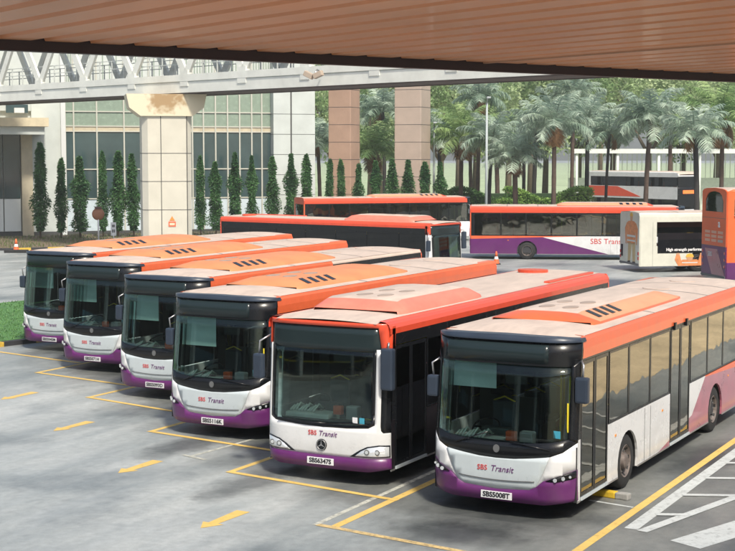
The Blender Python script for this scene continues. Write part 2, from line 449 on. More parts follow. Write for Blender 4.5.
def side_panels(root, sx, segs, scheme, zt=1.31, L=12., wheels=(2.95, 8.85)):
    b = MB()
    for y0, y1 in segs:
        z0 = .30
        bot = [(y1, z0)]
        for c in wheels[::-1]:
            if y0 < c < y1: bot += arch(c, .56, z0)[::-1]
        bot += [(y0 + (.05 if y0 < .5 else 0), z0)]
        top = [(y0 + (.02 if y0 < .5 else 0), zt), (y1, zt)]
        pts = bot + top
        b.prism(pts, 'x', sx * 1.25, sx * 1.21, WHITE)
    b.b.normal_update()
    bmesh.ops.triangulate(b.b, faces=[f for f in b.b.faces if len(f.verts) > 4])
    if isinstance(scheme, str):
        cuts = ([((4.7, .3), (7.05, .65)), ((7.05, .65), (8, 1.29)), ((8, 1.29), (12, 1.11))] if scheme == 'transit' else [((4.3, .3), (8.24, 1.31)), ((5.6, 1.31), (12, 1.134))])
        for p, q in cuts:
            n = Vector((0, -(q[1] - p[1]), q[0] - p[0])).normalized()
            bmesh.ops.bisect_plane(b.b, geom=b.b.verts[:] + b.b.edges[:] + b.b.faces[:], plane_co=(0, p[0], p[1]), plane_no=n, dist=1e-5)
    for f in b.b.faces:
        # interior reference point of the (maybe concave) face
        tri = f.calc_center_median()
        if isinstance(scheme, str):
            zz = [v.co.z for v in f.verts]
            c = f.calc_center_median_weighted()
            f.material_index = b.mi(region_mat(c.y, c.z, scheme))
        else: f.material_index = b.mi(scheme)
    o = b.build('side_panel', root)
    # skirt trim, reflectors
    for y0, y1 in segs:
        ys = [y0] + [v for c in wheels if y0 < c < y1 for v in (c - .55, c + .55)] + [y1]
        for a, c in zip(ys[::2], ys[1::2]):
            t = MB(); t.box(sx * 1.252 - .006, sx * 1.252 + .006, a, c, .285, .315, STEEL); t.build('skirt_trim', o)
    for y in (2.25, 5.0, 9.9):
        if any(a < y < c for a, c in segs):
            t = MB(); t.box(sx * 1.256 - .006, sx * 1.256 + .006, y - .03, y + .03, 1.05, 1.09, AMBER, 0); t.build('side_marker', o)
    for y in (3.9, 4.25):
        if any(a < y < c for a, c in segs) and scheme != CHAR:   # small flaps and latches
            t = MB(); t.box(sx * 1.252 - .004, sx * 1.252 + .004, y, y + .006, .32, 1.28, GREY); t.build('panel_joint', o)
    for c in wheels:   # wheel housings
        w = MB(); n = 12; A = []; Bv = []
        for k in range(n + 1):
            t_ = -.35 + (math.pi + .7) * k / n
            yy, zz = c - .57 * math.cos(t_), .48 + .57 * math.sin(t_)
            A.append(w.b.verts.new((sx * 1.205, yy, zz))); Bv.append(w.b.verts.new((sx * .55, yy, zz)))
        for k in range(n):
            f = w.b.faces.new((A[k], A[k + 1], Bv[k + 1], Bv[k])); f.material_index = w.mi(RUBBER)
        f = w.b.faces.new(Bv); f.material_index = w.mi(RUBBER)
        w.build('wheel_housing', root)
    return o

def door(root, sx, y0, y1, z0, z1, g=SIDEG, name='door'):
    b = MB(); m = (y0 + y1) / 2
    for a, c in ((y0, m - .01), (m + .01, y1)):
        for q in ((a, a + .05, z0, z1), (c - .05, c, z0, z1), (a + .05, c - .05, z0, z0 + .06), (a + .05, c - .05, z1 - .06, z1)):
            b.box(sx * 1.232 - .018, sx * 1.232 + .018, q[0], q[1], q[2], q[3], BLACK)
    o = b.build(name, root)
    for a, c in ((y0, m - .01), (m + .01, y1)):
        b = MB(); b.box(sx * 1.236 - .004, sx * 1.236 + .004, a + .05, c - .05, z0 + .06, z1 - .06, g); b.build('door_glass', o)
    b = MB(); b.box(sx * 1.26 - .012, sx * 1.26 + .012, y0, y1, z0 - .06, z0 - .008, PALE); b.build('sill', o)
    b = MB()
    for yy in (m - .16, m + .16): b.tube([(sx * 1.16, yy, z0 + .5), (sx * 1.16, yy, z0 + 1.5)], .015, STEEL, 6)
    b.build('handrail', o)
    return o

def windows(root, sx, spans, z0, z1, g=SIDEG, drop=None):
    for a, c in spans:
        b = MB()
        b.prism([(a, z0), (c, z0), (c, z1), (a, z1)], 'x', sx * 1.243, sx * 1.236, g)
        o = b.build('side_window', root)
        b = MB()
        for q in ((a - .0, a + .035, z0, z1), (c - .035, c, z0, z1), (a + .035, c - .035, z0, z0 + .03), (a + .035, c - .035, z1 - .04, z1)):
            b.box(sx * 1.245 - .004, sx * 1.245 + .004, *q, BLACK)
        b.build('window_frame', o)

def add_plate(root, txt, y, z, x=0., rear=False, w=.54, h=.12, tilt=0.):
    b = MB(); b.box(x - w / 2, x + w / 2, y - .01, y + .01, z - h / 2, z + h / 2, PLATE, .004)
    o = b.build('number_plate', root)
    M_ = face_rear(x, y + .012, z) if rear else face_front(x, y - .012, z)
    text_mesh('plate_lettering', txt, .115, INK, M_, o, .002, bold=.004)
    return o

def build_scania(plate, label, scheme='transit', roofband=ORANGE, roof=ROOF, pod=(PEACH, ROOF, ORANGE, ORANGE), group='', front=True, blind=1, seats=SEATB):
    root = empty('single_deck_bus', (0, 0, 0), 0, label=label, cat='bus', group=group)
    # ---- sides
    side_panels(root, 1, [(.36, .50), (1.86, 5.5), (6.86, 12.)], scheme)
    side_panels(root, -1, [(.36, 12.)], scheme)
    door(root, 1, .52, 1.84, .36, 2.56); door(root, 1, 5.52, 6.84, .36, 2.56, name='centre_door')
    windows(root, 1, [(1.9, 2.95), (2.97, 4.2), (4.22, 5.46), (6.9, 8.15), (8.17, 9.4), (9.42, 10.6), (10.62, 11.8)], 1.33, 2.56)
    windows(root, -1, [(.56, 1.9), (1.92, 3.3), (3.32, 4.7), (4.72, 6.1), (6.12, 7.5), (7.52, 8.9), (8.92, 10.3), (10.32, 11.8)], 1.33, 2.56)
    b = MB()
    for s in (-1, 1):
        b.box(s * 1.235 - .012, s * 1.235 + .012, .5, 11.98, 2.565, 2.60, BLACK)
        b.box(s * 1.22 - .02, s * 1.22 + .02, 11.8, 11.98, 1.3, 2.56, BLACK)
        b.prism([(.36, 1.31), (.36 + .02, 1.31), (.50, 1.31), (.50, 2.56), (side_front(2.56), 2.56)], 'x', s * 1.25, s * 1.21, BLACK)
        for yy in (5.7, 6.5):
            if s > 0: b.box(1.25, 1.29, yy - .05, yy + .05, 2.52, 2.66, BLACK, .01)
    b.build('pillar_trim', root)
    # ---- roof
    roof_shell('roof', root, 0.35, 11.97, 2.60, 2.95, 3.02, roofband, roof)
    ac_pod(root, 1.93, 7.2, .98, 2.985, .19, pod[0], pod[1], mfront=pod[2], mrim=pod[3])
    for y in (8.6, 10.6):
        b = MB(); pts = [(.28 * math.cos(t), y + .28 * math.sin(t)) for t in [2 * math.pi * k / 20 for k in range(20)]]
        b.prism(pts, 'z', 3.0, 3.035, ROOF); b.build('roof_hatch', root)
    # ---- rear
    b = MB()
    b.prism([(-1.25, .34), (1.25, .34), (1.25, 1.2), (-1.25, 1.2)], 'y', 11.96, 12.02, PURPLE)
    b.prism([(-1.25, 1.2), (1.25, 1.2), (1.25, 1.62), (-1.25, 1.62)], 'y', 11.96, 12.02, ORANGE)
    b.prism([(-1.25, 1.62), (-1.03, 1.62), (-1.03, 2.55), (-1.25, 2.55)], 'y', 11.96, 12.02, ORANGE)
    b.prism([(1.03, 1.62), (1.25, 1.62), (1.25, 2.55), (1.03, 2.55)], 'y', 11.96, 12.02, ORANGE)
    b.prism([(-1.25, 2.55), (1.25, 2.55), (1.25, 2.8), (1.19, 2.95), (0, 3.0), (-1.19, 2.95), (-1.25, 2.8)], 'y', 11.96, 12.02, roofband)
    o = b.build('rear_panel', root)
    b = MB(); b.box(-1.03, 1.03, 11.99, 12.0, 1.62, 2.55, DARKG); b.build('rear_window', root)
    for s in (-1, 1):
        b = MB(); b.box(s * 1.13 - .07, s * 1.13 + .07, 12.02, 12.04, .75, 1.15, REDLENS, .01); b.build('tail_light', root)
    b = MB()
    for k in range(6): b.box(-.7, .7, 12.02, 12.03, .6 + k * .08, .64 + k * .08, BLACK)
    b.build('engine_grille', root)
    # ---- wheels, underbody, interior
    for s in (-1, 1):
        add_wheel(root, s, 2.95); add_wheel(root, s, 8.85, True)
    b = MB(); b.box(-1.1, 1.1, .6, 2.3, .27, .35, RUBBER); b.box(-.5, .5, 2.3, 3.6, .27, .35, RUBBER); b.box(-1.1, 1.1, 3.6, 8.2, .27, .35, RUBBER)
    b.box(-.5, .5, 8.2, 9.5, .27, .35, RUBBER); b.box(-1.1, 1.1, 9.5, 11.9, .27, .35, RUBBER)
    b.build('underbody', root)
    interior(root, 12., blind=blind, seats=seats)
    # ---- front
    XC = .90
    vbot = [(-1.25, 1.27), (-1.08, 1.13), (-XC, 1.06), (-.6, 1.02), (-.3, .985), (0, .975), (.3, .985), (.6, 1.02), (XC, 1.06), (1.08, 1.13), (1.25, 1.27)]
    wsb = [(-1.14, 1.34), (-.9, 1.29), (-.5, 1.25), (0, 1.235), (.5, 1.25), (.9, 1.29), (1.14, 1.34)]
    curved('windscreen_surround', [
        ([(-1.25, 1.27)] + vbot[1:] + wsb[::-1] + [(-1.14, 1.34)][:0], BLACK),
        ([(-1.25, 1.27), (-1.14, 1.34), (-1.14, 2.49), (-1.25, 2.60)], BLACK),
        ([(1.14, 1.34), (1.25, 1.27), (1.25, 2.60), (1.14, 2.49)], BLACK),
        ([(-1.25, 2.60), (-1.14, 2.49), (1.14, 2.49), (1.25, 2.60), (1.25, 2.87), (-1.25, 2.87)], BLACK)], F_s, root)
    curved('windscreen', [(wsb + [(1.14, 2.49), (-1.14, 2.49)], WS)], F_s, root, off=.008, thick=.006)
    curved('destination_window', [([(-1.02, 2.53), (.8, 2.53), (.8, 2.83), (-1.02, 2.83)], DESTG)], F_s, root, off=-.006, thick=.005)
    curved('roof_visor', [([(-1.25, 2.87), (1.25, 2.87), (1.235, 2.93), (.9, 2.958), (0, 2.972), (-.9, 2.958), (-1.235, 2.93)], VISOR)], F_s, root, off=-.03, thick=.22)
    bt = [(-1.25, .84), (-.95, .71), (-.80, .665), (-.68, .56), (-.56, .50), (0, .465), (.56, .50), (.68, .56), (.80, .665), (.95, .71), (1.25, .84)]
    bb = [(1.25, .33), (.9, .28), (.8, .265), (-.8, .265), (-.9, .28), (-1.25, .33)]
    curved('front_bumper', [(bt + bb, PURPLE)], F_s, root, off=-.015, thick=.05)
    for s in (-1, 1):
        wing = [(1.25, .84), (1.25, 1.27), (1.08, 1.13), (.90, 1.06), (.80, .80), (.68, .56), (.80, .665), (.95, .71)]
        p = wing if s > 0 else [(-x, z) for x, z in wing]
        curved('front_wing', [(p, WHITE)], F_s, root)
        hl = [(.84, .672), (1.0, .662), (1.22, .70), (1.25, .72), (1.25, .835), (.98, .735)]
        p = hl if s > 0 else [(-x, z) for x, z in hl]
        h = curved('headlight', [(p, BLACK)], F_s, root, off=-.024, thick=.01)
        b = MB()
        for x in (.99, 1.10, 1.185):
            c = Vector((s * x, F_s(x, .7) - .032, .695 + (x - .99) * .22))
            b.tube([c, c + Vector((0, -.012, 0))], .032 if x < 1.15 else .022, LAMP, 12)
        b.build('lamp', h)
    c2 = [(-.90, 1.06), (-.80, .80), (-.68, .56), (-.56, .50), (0, .465), (.56, .50), (.68, .56), (.80, .80), (.90, 1.06), (.6, 1.02), (.3, .985), (0, .975), (-.3, .985), (-.6, 1.02)]
    g = curved('grille_panel', [(c2, PALE)], F_s, root, off=-.012)
    b = MB()
    for z0, w in ((.62, .66),):
        pts = [(-w + 2 * w * k / 16, F_s(-w + 2 * w * k / 16, z0) - .018, z0 + .03 * (abs(-1 + 2 * k / 16)) ** 2) for k in range(17)]
        b.tube(pts, .008, GREY, 6)
    b.build('panel_seam', g)
    lg = text_mesh('logo_lettering', 'SBS', .12, TXR, face_front(-.24, -.016, .80), root, .003)
    text_mesh('logo_lettering', 'Transit', .14, TXP, face_front(.10, -.016, .80), root, .003, shear=.25)
    b = MB(); pts = [(.055 * math.cos(t), 1.13 + .065 * math.sin(t)) for t in [2 * math.pi * k / 14 for k in range(14)]]
    b.prism(pts, 'y', -.012, 0, GREY); b.build('emblem', root)
    add_plate(root, plate, .012, .36)
    for s, x0, x1 in ((1, -.75, -.15), (1, .25, .9)):
        b = MB(); zz = lambda t: 1.24 + .16 * t
        b.tube([(x0 + (x1 - x0) * t, F_s(x0 + (x1 - x0) * t, 1.3) - .03, 1.17 + (.22 if x0 < 0 else .10) * (t if x0 < 0 else 1 - t)) for t in (0, .5, 1)], .011, BLACK, 6)
        b.build('wiper', root)
    b = MB(); b.box(.93, 1.05, F_s(1, 1.42) - .012, F_s(1, 1.42) - .006, 1.36, 1.48, TXB); b.build('sticker', root)
    b = MB(); b.box(-1.25, 1.25, .33, .36, .3, 1.2, RUBBER); b.build('bulkhead', root)
    b = MB(); b.box(1.115, 1.14, F_s(1.12, 1.7) - .014, F_s(1.12, 1.7) - .004, 1.45, 1.92, YELLOWP); b.build('yellow_strip', root)
    mirror(root, 1, 1.31, .38, 2.12, arm=(-.08, .16, .25)); mirror(root, -1, -1.33, .42, 2.0, h=.36, w=.2, arm=(.1, .12, .3))
    return root

# ------------------------------------------------------------------ Citaro-like single decker
def F_c(x, z):
    u = min(1., abs(x) / 1.25)
    y = .05 * u * u + .20 * u ** 9
    if z > 1.0: y += (z - 1.0) * .055
    if z < .6: y += (.6 - z) * .2
    return y

def build_citaro(plate, label, group):
    root = empty('low_floor_bus', (0, 0, 0), 0, label=label, cat='bus', group=group)
    side_panels(root, 1, [(.26, .42), (1.72, 5.4), (6.75, 12.)], CHAR, zt=1.2, wheels=(2.75, 8.6))
    side_panels(root, -1, [(.26, 12.)], CHAR, zt=1.2, wheels=(2.75, 8.6))
    door(root, 1, .44, 1.70, .36, 2.5, DARKG); door(root, 1, 5.42, 6.73, .36, 2.5, DARKG, name='centre_door')
    windows(root, 1, [(1.74, 3.5), (3.52, 5.38), (6.77, 8.4), (8.42, 10.1), (10.12, 11.8)], 1.22, 2.52, DARKG)
    windows(root, -1, [(.45, 1.8), (1.82, 3.5), (3.52, 5.2), (5.22, 6.9), (6.92, 8.6), (8.62, 10.2), (10.22, 11.8)], 1.22, 2.52, DARKG)
    b = MB()
    for s in (-1, 1):
        b.box(s * 1.235 - .012, s * 1.235 + .012, .36, 11.98, 2.52, 2.72, BLACK)
        b.box(s * 1.22 - .02, s * 1.22 + .02, 11.8, 11.98, 1.2, 2.52, BLACK)
        b.prism([(.26, 1.2), (.43, 1.2), (.43, 2.72), (.26 + 1.7 * .055, 2.72)], 'x', s * 1.25, s * 1.21, WHITE if s < 0 else BLACK)
    b.build('pillar_trim', root)
    # roof
    prof = [(1.25, 2.72), (1.25, 2.82), (1.22, 2.89), (1.15, 2.93), (1.02, 2.945)]
    b = MB()
    for s in (-1, 1):
        for A, B in zip(prof, prof[1:]):
            f = b.face([(s * A[0], .24, A[1]), (s * B[0], .24, B[1]), (s * B[0], 11.97, B[1]), (s * A[0], 11.97, A[1])], REDOR); f.smooth = True
    b.build('roof_band', root)
    b = MB(); n = 8; rows = []
    for j, y in enumerate([.13, .40, 3, 6, 9, 11.97]):
        rows.append([b.b.verts.new((-1.03 + 2.06 * k / n, y, 2.948 + .04 * (1 - (abs(-1 + 2 * k / n)) ** 2) - (.05 if j == 0 else 0))) for k in range(n + 1)])
    for A, B in zip(rows, rows[1:]):
        for k in range(n):
            f = b.b.faces.new((A[k], A[k + 1], B[k + 1], B[k])); f.material_index = b.mi(ROOF); f.smooth = True
    b.build('roof', root)
    PO = mat('pod_pink_orange', (.72, .20, .14), .45, noise=.15)
    ac_pod(root, 1.25, 5.0, .95, 2.975, .24, PO, ROOF, fs=.45, vents=False, tw=.74, mfront=PO, mrim=PO)
    b = MB()
    pts = [(-.35 + .38 * math.cos(t), 11.0 + .3 * math.sin(t)) for t in [2 * math.pi * k / 20 for k in range(20)]]
    b.prism(pts, 'z', 2.98, 3.05, REDOR)
    b.build('roof_hatch', root)
    b = MB(); b.box(.86, 1.0, 8.6, 11.6, 2.95, 3.0, REDOR, .02); b.build('roof_duct', root)
    # rear
    b = MB()
    b.prism([(-1.25, .34), (1.25, .34), (1.25, 1.6), (-1.25, 1.6)], 'y', 11.96, 12.02, CHAR)
    b.prism([(-1.25, 2.5), (1.25, 2.5), (1.25, 2.82), (1.19, 2.93), (0, 2.96), (-1.19, 2.93), (-1.25, 2.82)], 'y', 11.96, 12.02, REDOR)
    for s in (-1, 1): b.prism([(s * 1.25, 1.6), (s * 1.05, 1.6), (s * 1.05, 2.5), (s * 1.25, 2.5)], 'y', 11.96, 12.02, REDOR)
    b.build('rear_panel', root)
    b = MB(); b.box(-1.05, 1.05, 11.99, 12.0, 1.6, 2.5, DARKG); b.build('rear_window', root)
    for s in (-1, 1):
        add_wheel(root, s, 2.75); add_wheel(root, s, 8.6, True)
    b = MB(); b.box(-1.1, 1.1, .5, 2.1, .28, .35, RUBBER); b.box(-.5, .5, 2.1, 3.4, .28, .35, RUBBER); b.box(-1.1, 1.1, 3.4, 8.0, .28, .35, RUBBER)
    b.box(-.5, .5, 8.0, 9.2, .28, .35, RUBBER); b.box(-1.1, 1.1, 9.2, 11.9, .28, .35, RUBBER)
    b.build('underbody', root)
    interior(root, 12., 2.8, SEATR, blind=False)
    # front: orange arch, white mask
    wl = [(-1.13, 1.12), (-1.0, 1.06), (-.5, 1.03), (0, 1.02), (.5, 1.03), (.92, 1.06), (1.03, 1.12)]
    curved('front_arch', [
        ([(-1.25, 2.45), (-1.17, 2.45), (-1.16, 2.83), (1.06, 2.83), (1.12, 2.45), (1.17, 2.45), (1.25, 2.45), (1.25, 2.86), (1.18, 2.905), (-1.18, 2.905), (-1.25, 2.86)], REDOR)], F_c, root, thick=.12, off=-.02)
    curved('windscreen', [(wl + [(1.03, 2.42), (-1.13, 2.42)], WS)], F_c, root, off=.006, thick=.006)
    curved('destination_window', [([(-1.17, 2.40), (1.11, 2.40), (1.06, 2.83), (-1.16, 2.83)], DESTG)], F_c, root, off=.004, thick=.02)
    mask = [(-1.25, .52), (-.5, .51), (.5, .51), (1.25, .52), (1.25, .98), (1.16, .98), (1.13, 1.02), (1.12, 1.1), (1.12, 2.45), (1.03, 2.45), (1.03, 1.12), (.92, 1.06), (.5, 1.03), (0, 1.02), (-.5, 1.03), (-1.0, 1.06), (-1.13, 1.12), (-1.13, 2.45), (-1.25, 2.45)]
    curved('front_mask', [(mask, WHITE)], F_c, root)
    wi = [(-1.05, 1.16), (-.97, 1.11), (-.5, 1.08), (0, 1.075), (.5, 1.08), (.88, 1.11), (.97, 1.16)]
    curved('windscreen_gasket', [(wl + [(1.03, 1.3), (.97, 1.3)] + wi[::-1] + [(-1.05, 1.3), (-1.13, 1.3)], BLACK),
        ([(-1.13, 1.3), (-1.05, 1.3), (-1.05, 2.42), (-1.13, 2.42)], BLACK), ([(.97, 1.3), (1.03, 1.3), (1.03, 2.42), (.97, 2.42)], BLACK)], F_c, root, off=.002, thick=.004)
    curved('corner_window', [([(1.13, 1.02), (1.16, .98), (1.25, .98), (1.25, 2.45), (1.12, 2.45), (1.12, 1.1)], BLACK)], F_c, root, off=.004)
    curved('front_bumper', [([(-1.25, .33), (-.9, .27), (.9, .27), (1.25, .33), (1.25, .52), (.5, .51), (-.5, .51), (-1.25, .52)], PURPLE)], F_c, root, off=-.02, thick=.05)
    for s in (-1, 1):
        hl = [(.56, .535), (1.25, .545), (1.25, .76), (1.1, .77), (.9, .735), (.75, .66)]
        h = curved('headlight', [([(s * x, z) for x, z in hl], BLACK)], F_c, root, off=-.008, thick=.01)
        hi = [(.66, .55), (1.24, .56), (1.24, .735), (1.1, .745), (.92, .715), (.79, .65)]
        h2 = curved('lamp_lens', [([(s * x, z) for x, z in hi], LAMP)], F_c, h, off=-.013, thick=.006)
        b = MB()
        for x in (.9, 1.08):
            c = Vector((s * x, F_c(x, .64) - .016, .64)); b.tube([c, c + Vector((0, -.008, 0))], .05, GREY, 14)
            b.tube([c, c + Vector((0, -.012, 0))], .032, LAMP, 12)
        b.build('lamp', h)
    b = MB()
    b.tube([(0, -.002, .70), (0, -.016, .70)], .105, BLACK, 24); e = b.build('star_emblem', root)
    b = MB()
    for k in range(3):
        t = R(90 + 120 * k); d = Vector((math.cos(t), 0, math.sin(t))); n = Vector((-d.z, 0, d.x)); c = Vector((0, -.022, .70))
        b.face([c + n * .016, c - n * .016, c + d * .088], STEEL)
    pts = [(.09 * math.cos(t), -.02, .70 + .09 * math.sin(t)) for t in [2 * math.pi * k / 24 for k in range(25)]]
    b.tube(pts, .007, STEEL, 6, cap=False); b.build('star', e)
    text_mesh('logo_lettering', 'SBS', .12, TXR, face_front(-.19, -.006, .90), root, .003)
    text_mesh('logo_lettering', 'Transit', .13, TXP, face_front(.12, -.006, .90), root, .003, shear=.25)
    add_plate(root, plate, .0, .40, x=-.03)
    b = MB(); b.tube([(-.9, .0, 1.12), (-.3, -.03, 1.09), (.1, -.03, 1.1)], .012, BLACK, 6); b.build('wiper', root)
    b = MB(); b.tube([(.05, -.03, 1.09), (.6, -.02, 1.14), (.95, .03, 1.12)], .012, BLACK, 6); b.build('wiper', root)
    for x, m_ in ((.80, TXB), (.66, PLATE)):
        b = MB(); b.box(x - .05, x + .05, F_c(.8, 1.2) - .008, F_c(.8, 1.2) - .003, 1.13, 1.24, m_); b.build('sticker', root)
    b = MB(); b.box(-1.22, 1.22, .27, .29, .36, 1.0, RUBBER); b.build('bulkhead', root)
    mirror(root, 1, 1.27, .10, 2.13, h=.74, w=.24, arm=(-.10, .22, .05)); mirror(root, -1, -1.42, .16, 2.0, h=.46, w=.2, arm=(.18, .16, .35))
    return root
def XU(u, D): return (u - 367.5) * D / 1450 * .997
def ZV(v, D): return 5.88 - (v - 153.5) * D / 1450
HAZE = .0007
# ------------------------------------------------------------------ other buses
def build_adbus():
    root = empty('advert_bus', (0, 0, 0), 0, label='cream single deck bus wrapped in an orange jacket advert, beside the orange double decker', cat='bus')
    side_panels(root, -1, [(.36, 12.)], CREAM); side_panels(root, 1, [(.36, 12.)], CREAM)
    b = MB()
    for s in (-1, 1):
        b.box(s * 1.23 - .02, s * 1.23 + .02, 11.1, 11.98, 1.312, 2.6, CREAM)
        b.box(s * 1.23 - .02, s * 1.23 + .02, .4, 8.0, 1.312, 1.36, CREAM)
        b.box(s * 1.23 - .02, s * 1.23 + .02, .6, 11.1, 2.5, 2.6, CREAM)
    b.build('side_wrap', root)
    windows(root, -1, [(.6, 2.6), (2.62, 4.6), (4.62, 7.9)], 1.36, 2.5, DARKG)
    windows(root, 1, [(.6, 2.6), (2.62, 4.6), (4.62, 7.9)], 1.36, 2.5, DARKG)
    b = MB(); b.prism([(7.94, .95), (11.05, .95), (11.05, 1.62), (7.94, 1.62)], 'x', -1.262, -1.25, BLACK); b.prism([(7.94, 1.62), (11.05, 1.62), (11.05, 1.95), (7.94, 1.95)], 'x', -1.256, -1.25, CHAR)
    p = b.build('advert_panel', root)
    b = MB(); b.prism([(7.94, 1.952), (11.05, 1.952), (11.05, 2.498), (7.94, 2.498)], 'x', -1.245, -1.238, DARKG); b.build('side_window', root)
    text_mesh('advert_lettering', 'High strength performance', .20, TXW, face_side(-1.268, 9.5, 1.12), p, .003, bold=.006)
    SK = mat('print_skin', (.55, .30, .17), .5); OJ = mat('print_orange', (.70, .26, .10), .5, noise=.3, nscale=5); KH = mat('print_khaki', (.55, .42, .22), .5, noise=.2); SV = mat('print_silver', (.6, .62, .6), .5)
    # printed arms of a worker holding on under the lettering
    b = MB()
    def pr(pts, m, x0=-1.262): b.prism([(9.35 - u, z) for u, z in pts], 'x', x0, -1.25, m)
    def el(cu, cz, ru, rz, n=18): return [(cu + ru * math.cos(t), cz + rz * math.sin(t)) for t in [2 * math.pi * k / n for k in range(n)]]
    pr([(-.62, .31), (.66, .31), (.60, .50), (.40, .62), (-.36, .62), (-.56, .50)], OJ)
    pr([(-.62, .36), (-.44, .58), (-.52, .86), (-.70, .88), (-.78, .62)], OJ, -1.264); pr([(.66, .36), (.48, .58), (.56, .86), (.74, .88), (.82, .62)], OJ, -1.264)
    pr(el(-.61, .90, .09, .055), SK, -1.267); pr(el(.65, .90, .09, .055), SK, -1.267)
    pr(el(.02, .70, .17, .15), SK, -1.267); pr([(-.2, .74), (.24, .74), (.18, .88), (.02, .925), (-.14, .88)], mat('print_yellow', (.70, .42, .06), .5), -1.270)
    pr([(-.4, .44), (.44, .44), (.44, .49), (-.4, .49)], SV, -1.266)
    b.build('printed_arms', root)
    b = MB()
    y = 12.02
    b.prism([(-1.25, .34), (1.25, .34), (1.25, 2.8), (1.18, 2.94), (0, 3.0), (-1.18, 2.94), (-1.25, 2.8)], 'y', 11.96, y, CREAM)
    rp = b.build('rear_panel', root)
    b = MB()   # printed figure in an orange work jacket across the rear
    def pq(pts, m, d=.006): b.prism(pts, 'y', y, y + d, m)
    pq([(-.75, .45), (-.45, .42), (-.35, 1.4), (-.75, 1.45)], KH); pq([(-.1, .5), (.2, .45), (.15, 1.45), (-.3, 1.42)], KH)
    pq([(-.72, 1.38), (.30, 1.38), (.34, 1.9), (.42, 2.40), (.10, 2.52), (-.55, 2.52), (-.86, 2.40), (-.76, 1.9)], OJ)
    pq([(.36, 2.42), (.60, 2.15), (.52, 1.55), (.36, 1.50), (.38, 2.0)], OJ, .008); pq([(-.84, 2.42), (-1.06, 2.15), (-.98, 1.55), (-.82, 1.50), (-.80, 2.0)], OJ, .008)
    pq([(.36, 1.5), (.52, 1.55), (.52, 1.38), (.40, 1.34)], SK, .009); pq([(-.82, 1.5), (-.98, 1.55), (-.98, 1.38), (-.86, 1.34)], SK, .009)
    pq([(-.74, 1.72), (.32, 1.72), (.32, 1.82), (-.75, 1.82)], SV, .009); pq([(-.73, 1.50), (.31, 1.50), (.31, 1.58), (-.73, 1.58)], SV, .009)
    pq([(-.32, 2.5), (-.10, 2.5), (-.06, 2.62), (-.04, 2.74), (-.12, 2.86), (-.30, 2.86), (-.38, 2.74), (-.36, 2.62)], SK)
    pq([(-.40, 2.76), (-.02, 2.76), (-.06, 2.90), (-.21, 2.95), (-.36, 2.90)], mat('print_helmet', (.70, .42, .06), .5), .009)
    pq([(-.78, .40), (-.40, .38), (-.42, .50), (-.74, .52)], BLACK, .009); pq([(-.14, .42), (.28, .38), (.2, .50), (-.1, .54)], BLACK, .009)
    pq([(.85, .7), (1.1, .7), (1.1, 1.3), (.85, 1.3)], BLACK, .01)
    b.build('printed_figure', rp)
    for s in (-1, 1):
        for z in (.62, .86): t = MB(); t.box(s * 1.15 - .06, s * 1.15 + .06, 12.02, 12.045, z, z + .16, REDLENS, .01); t.build('tail_light', root)
    t = MB(); t.box(-1.24, 1.24, 12.0, 12.06, .34, .44, GREY, .02); t.build('rear_bumper', root)
    t = MB(); t.box(-1.257, -1.25, 4.0, 4.008, .32, 1.3, GREY); t.box(-1.257, -1.25, 6.4, 6.408, .32, 1.3, GREY); t.box(-1.257, -1.25, 11.3, 11.308, .32, 2.5, GREY); t.build('panel_joint', root)
    b = MB(); b.box(-1.18, 1.18, .36, .40, .35, 1.3, CREAM); b.build('front_panel', root)
    curved('windscreen', [([(-1.2, 1.3), (1.2, 1.3), (1.2, 2.6), (-1.2, 2.6)], WS)], F_s, root)
    roof_shell('roof', root, .35, 11.97, 2.60, 2.95, 3.02, CREAM, ROOF)
    ac_pod(root, 2, 6, .95, 2.985, .2, CREAM, ROOF, vents=False)
    for s in (-1, 1): add_wheel(root, s, 2.95); add_wheel(root, s, 8.85, True)
    interior(root, 12., seats=SEATR, dash=False)
    return root

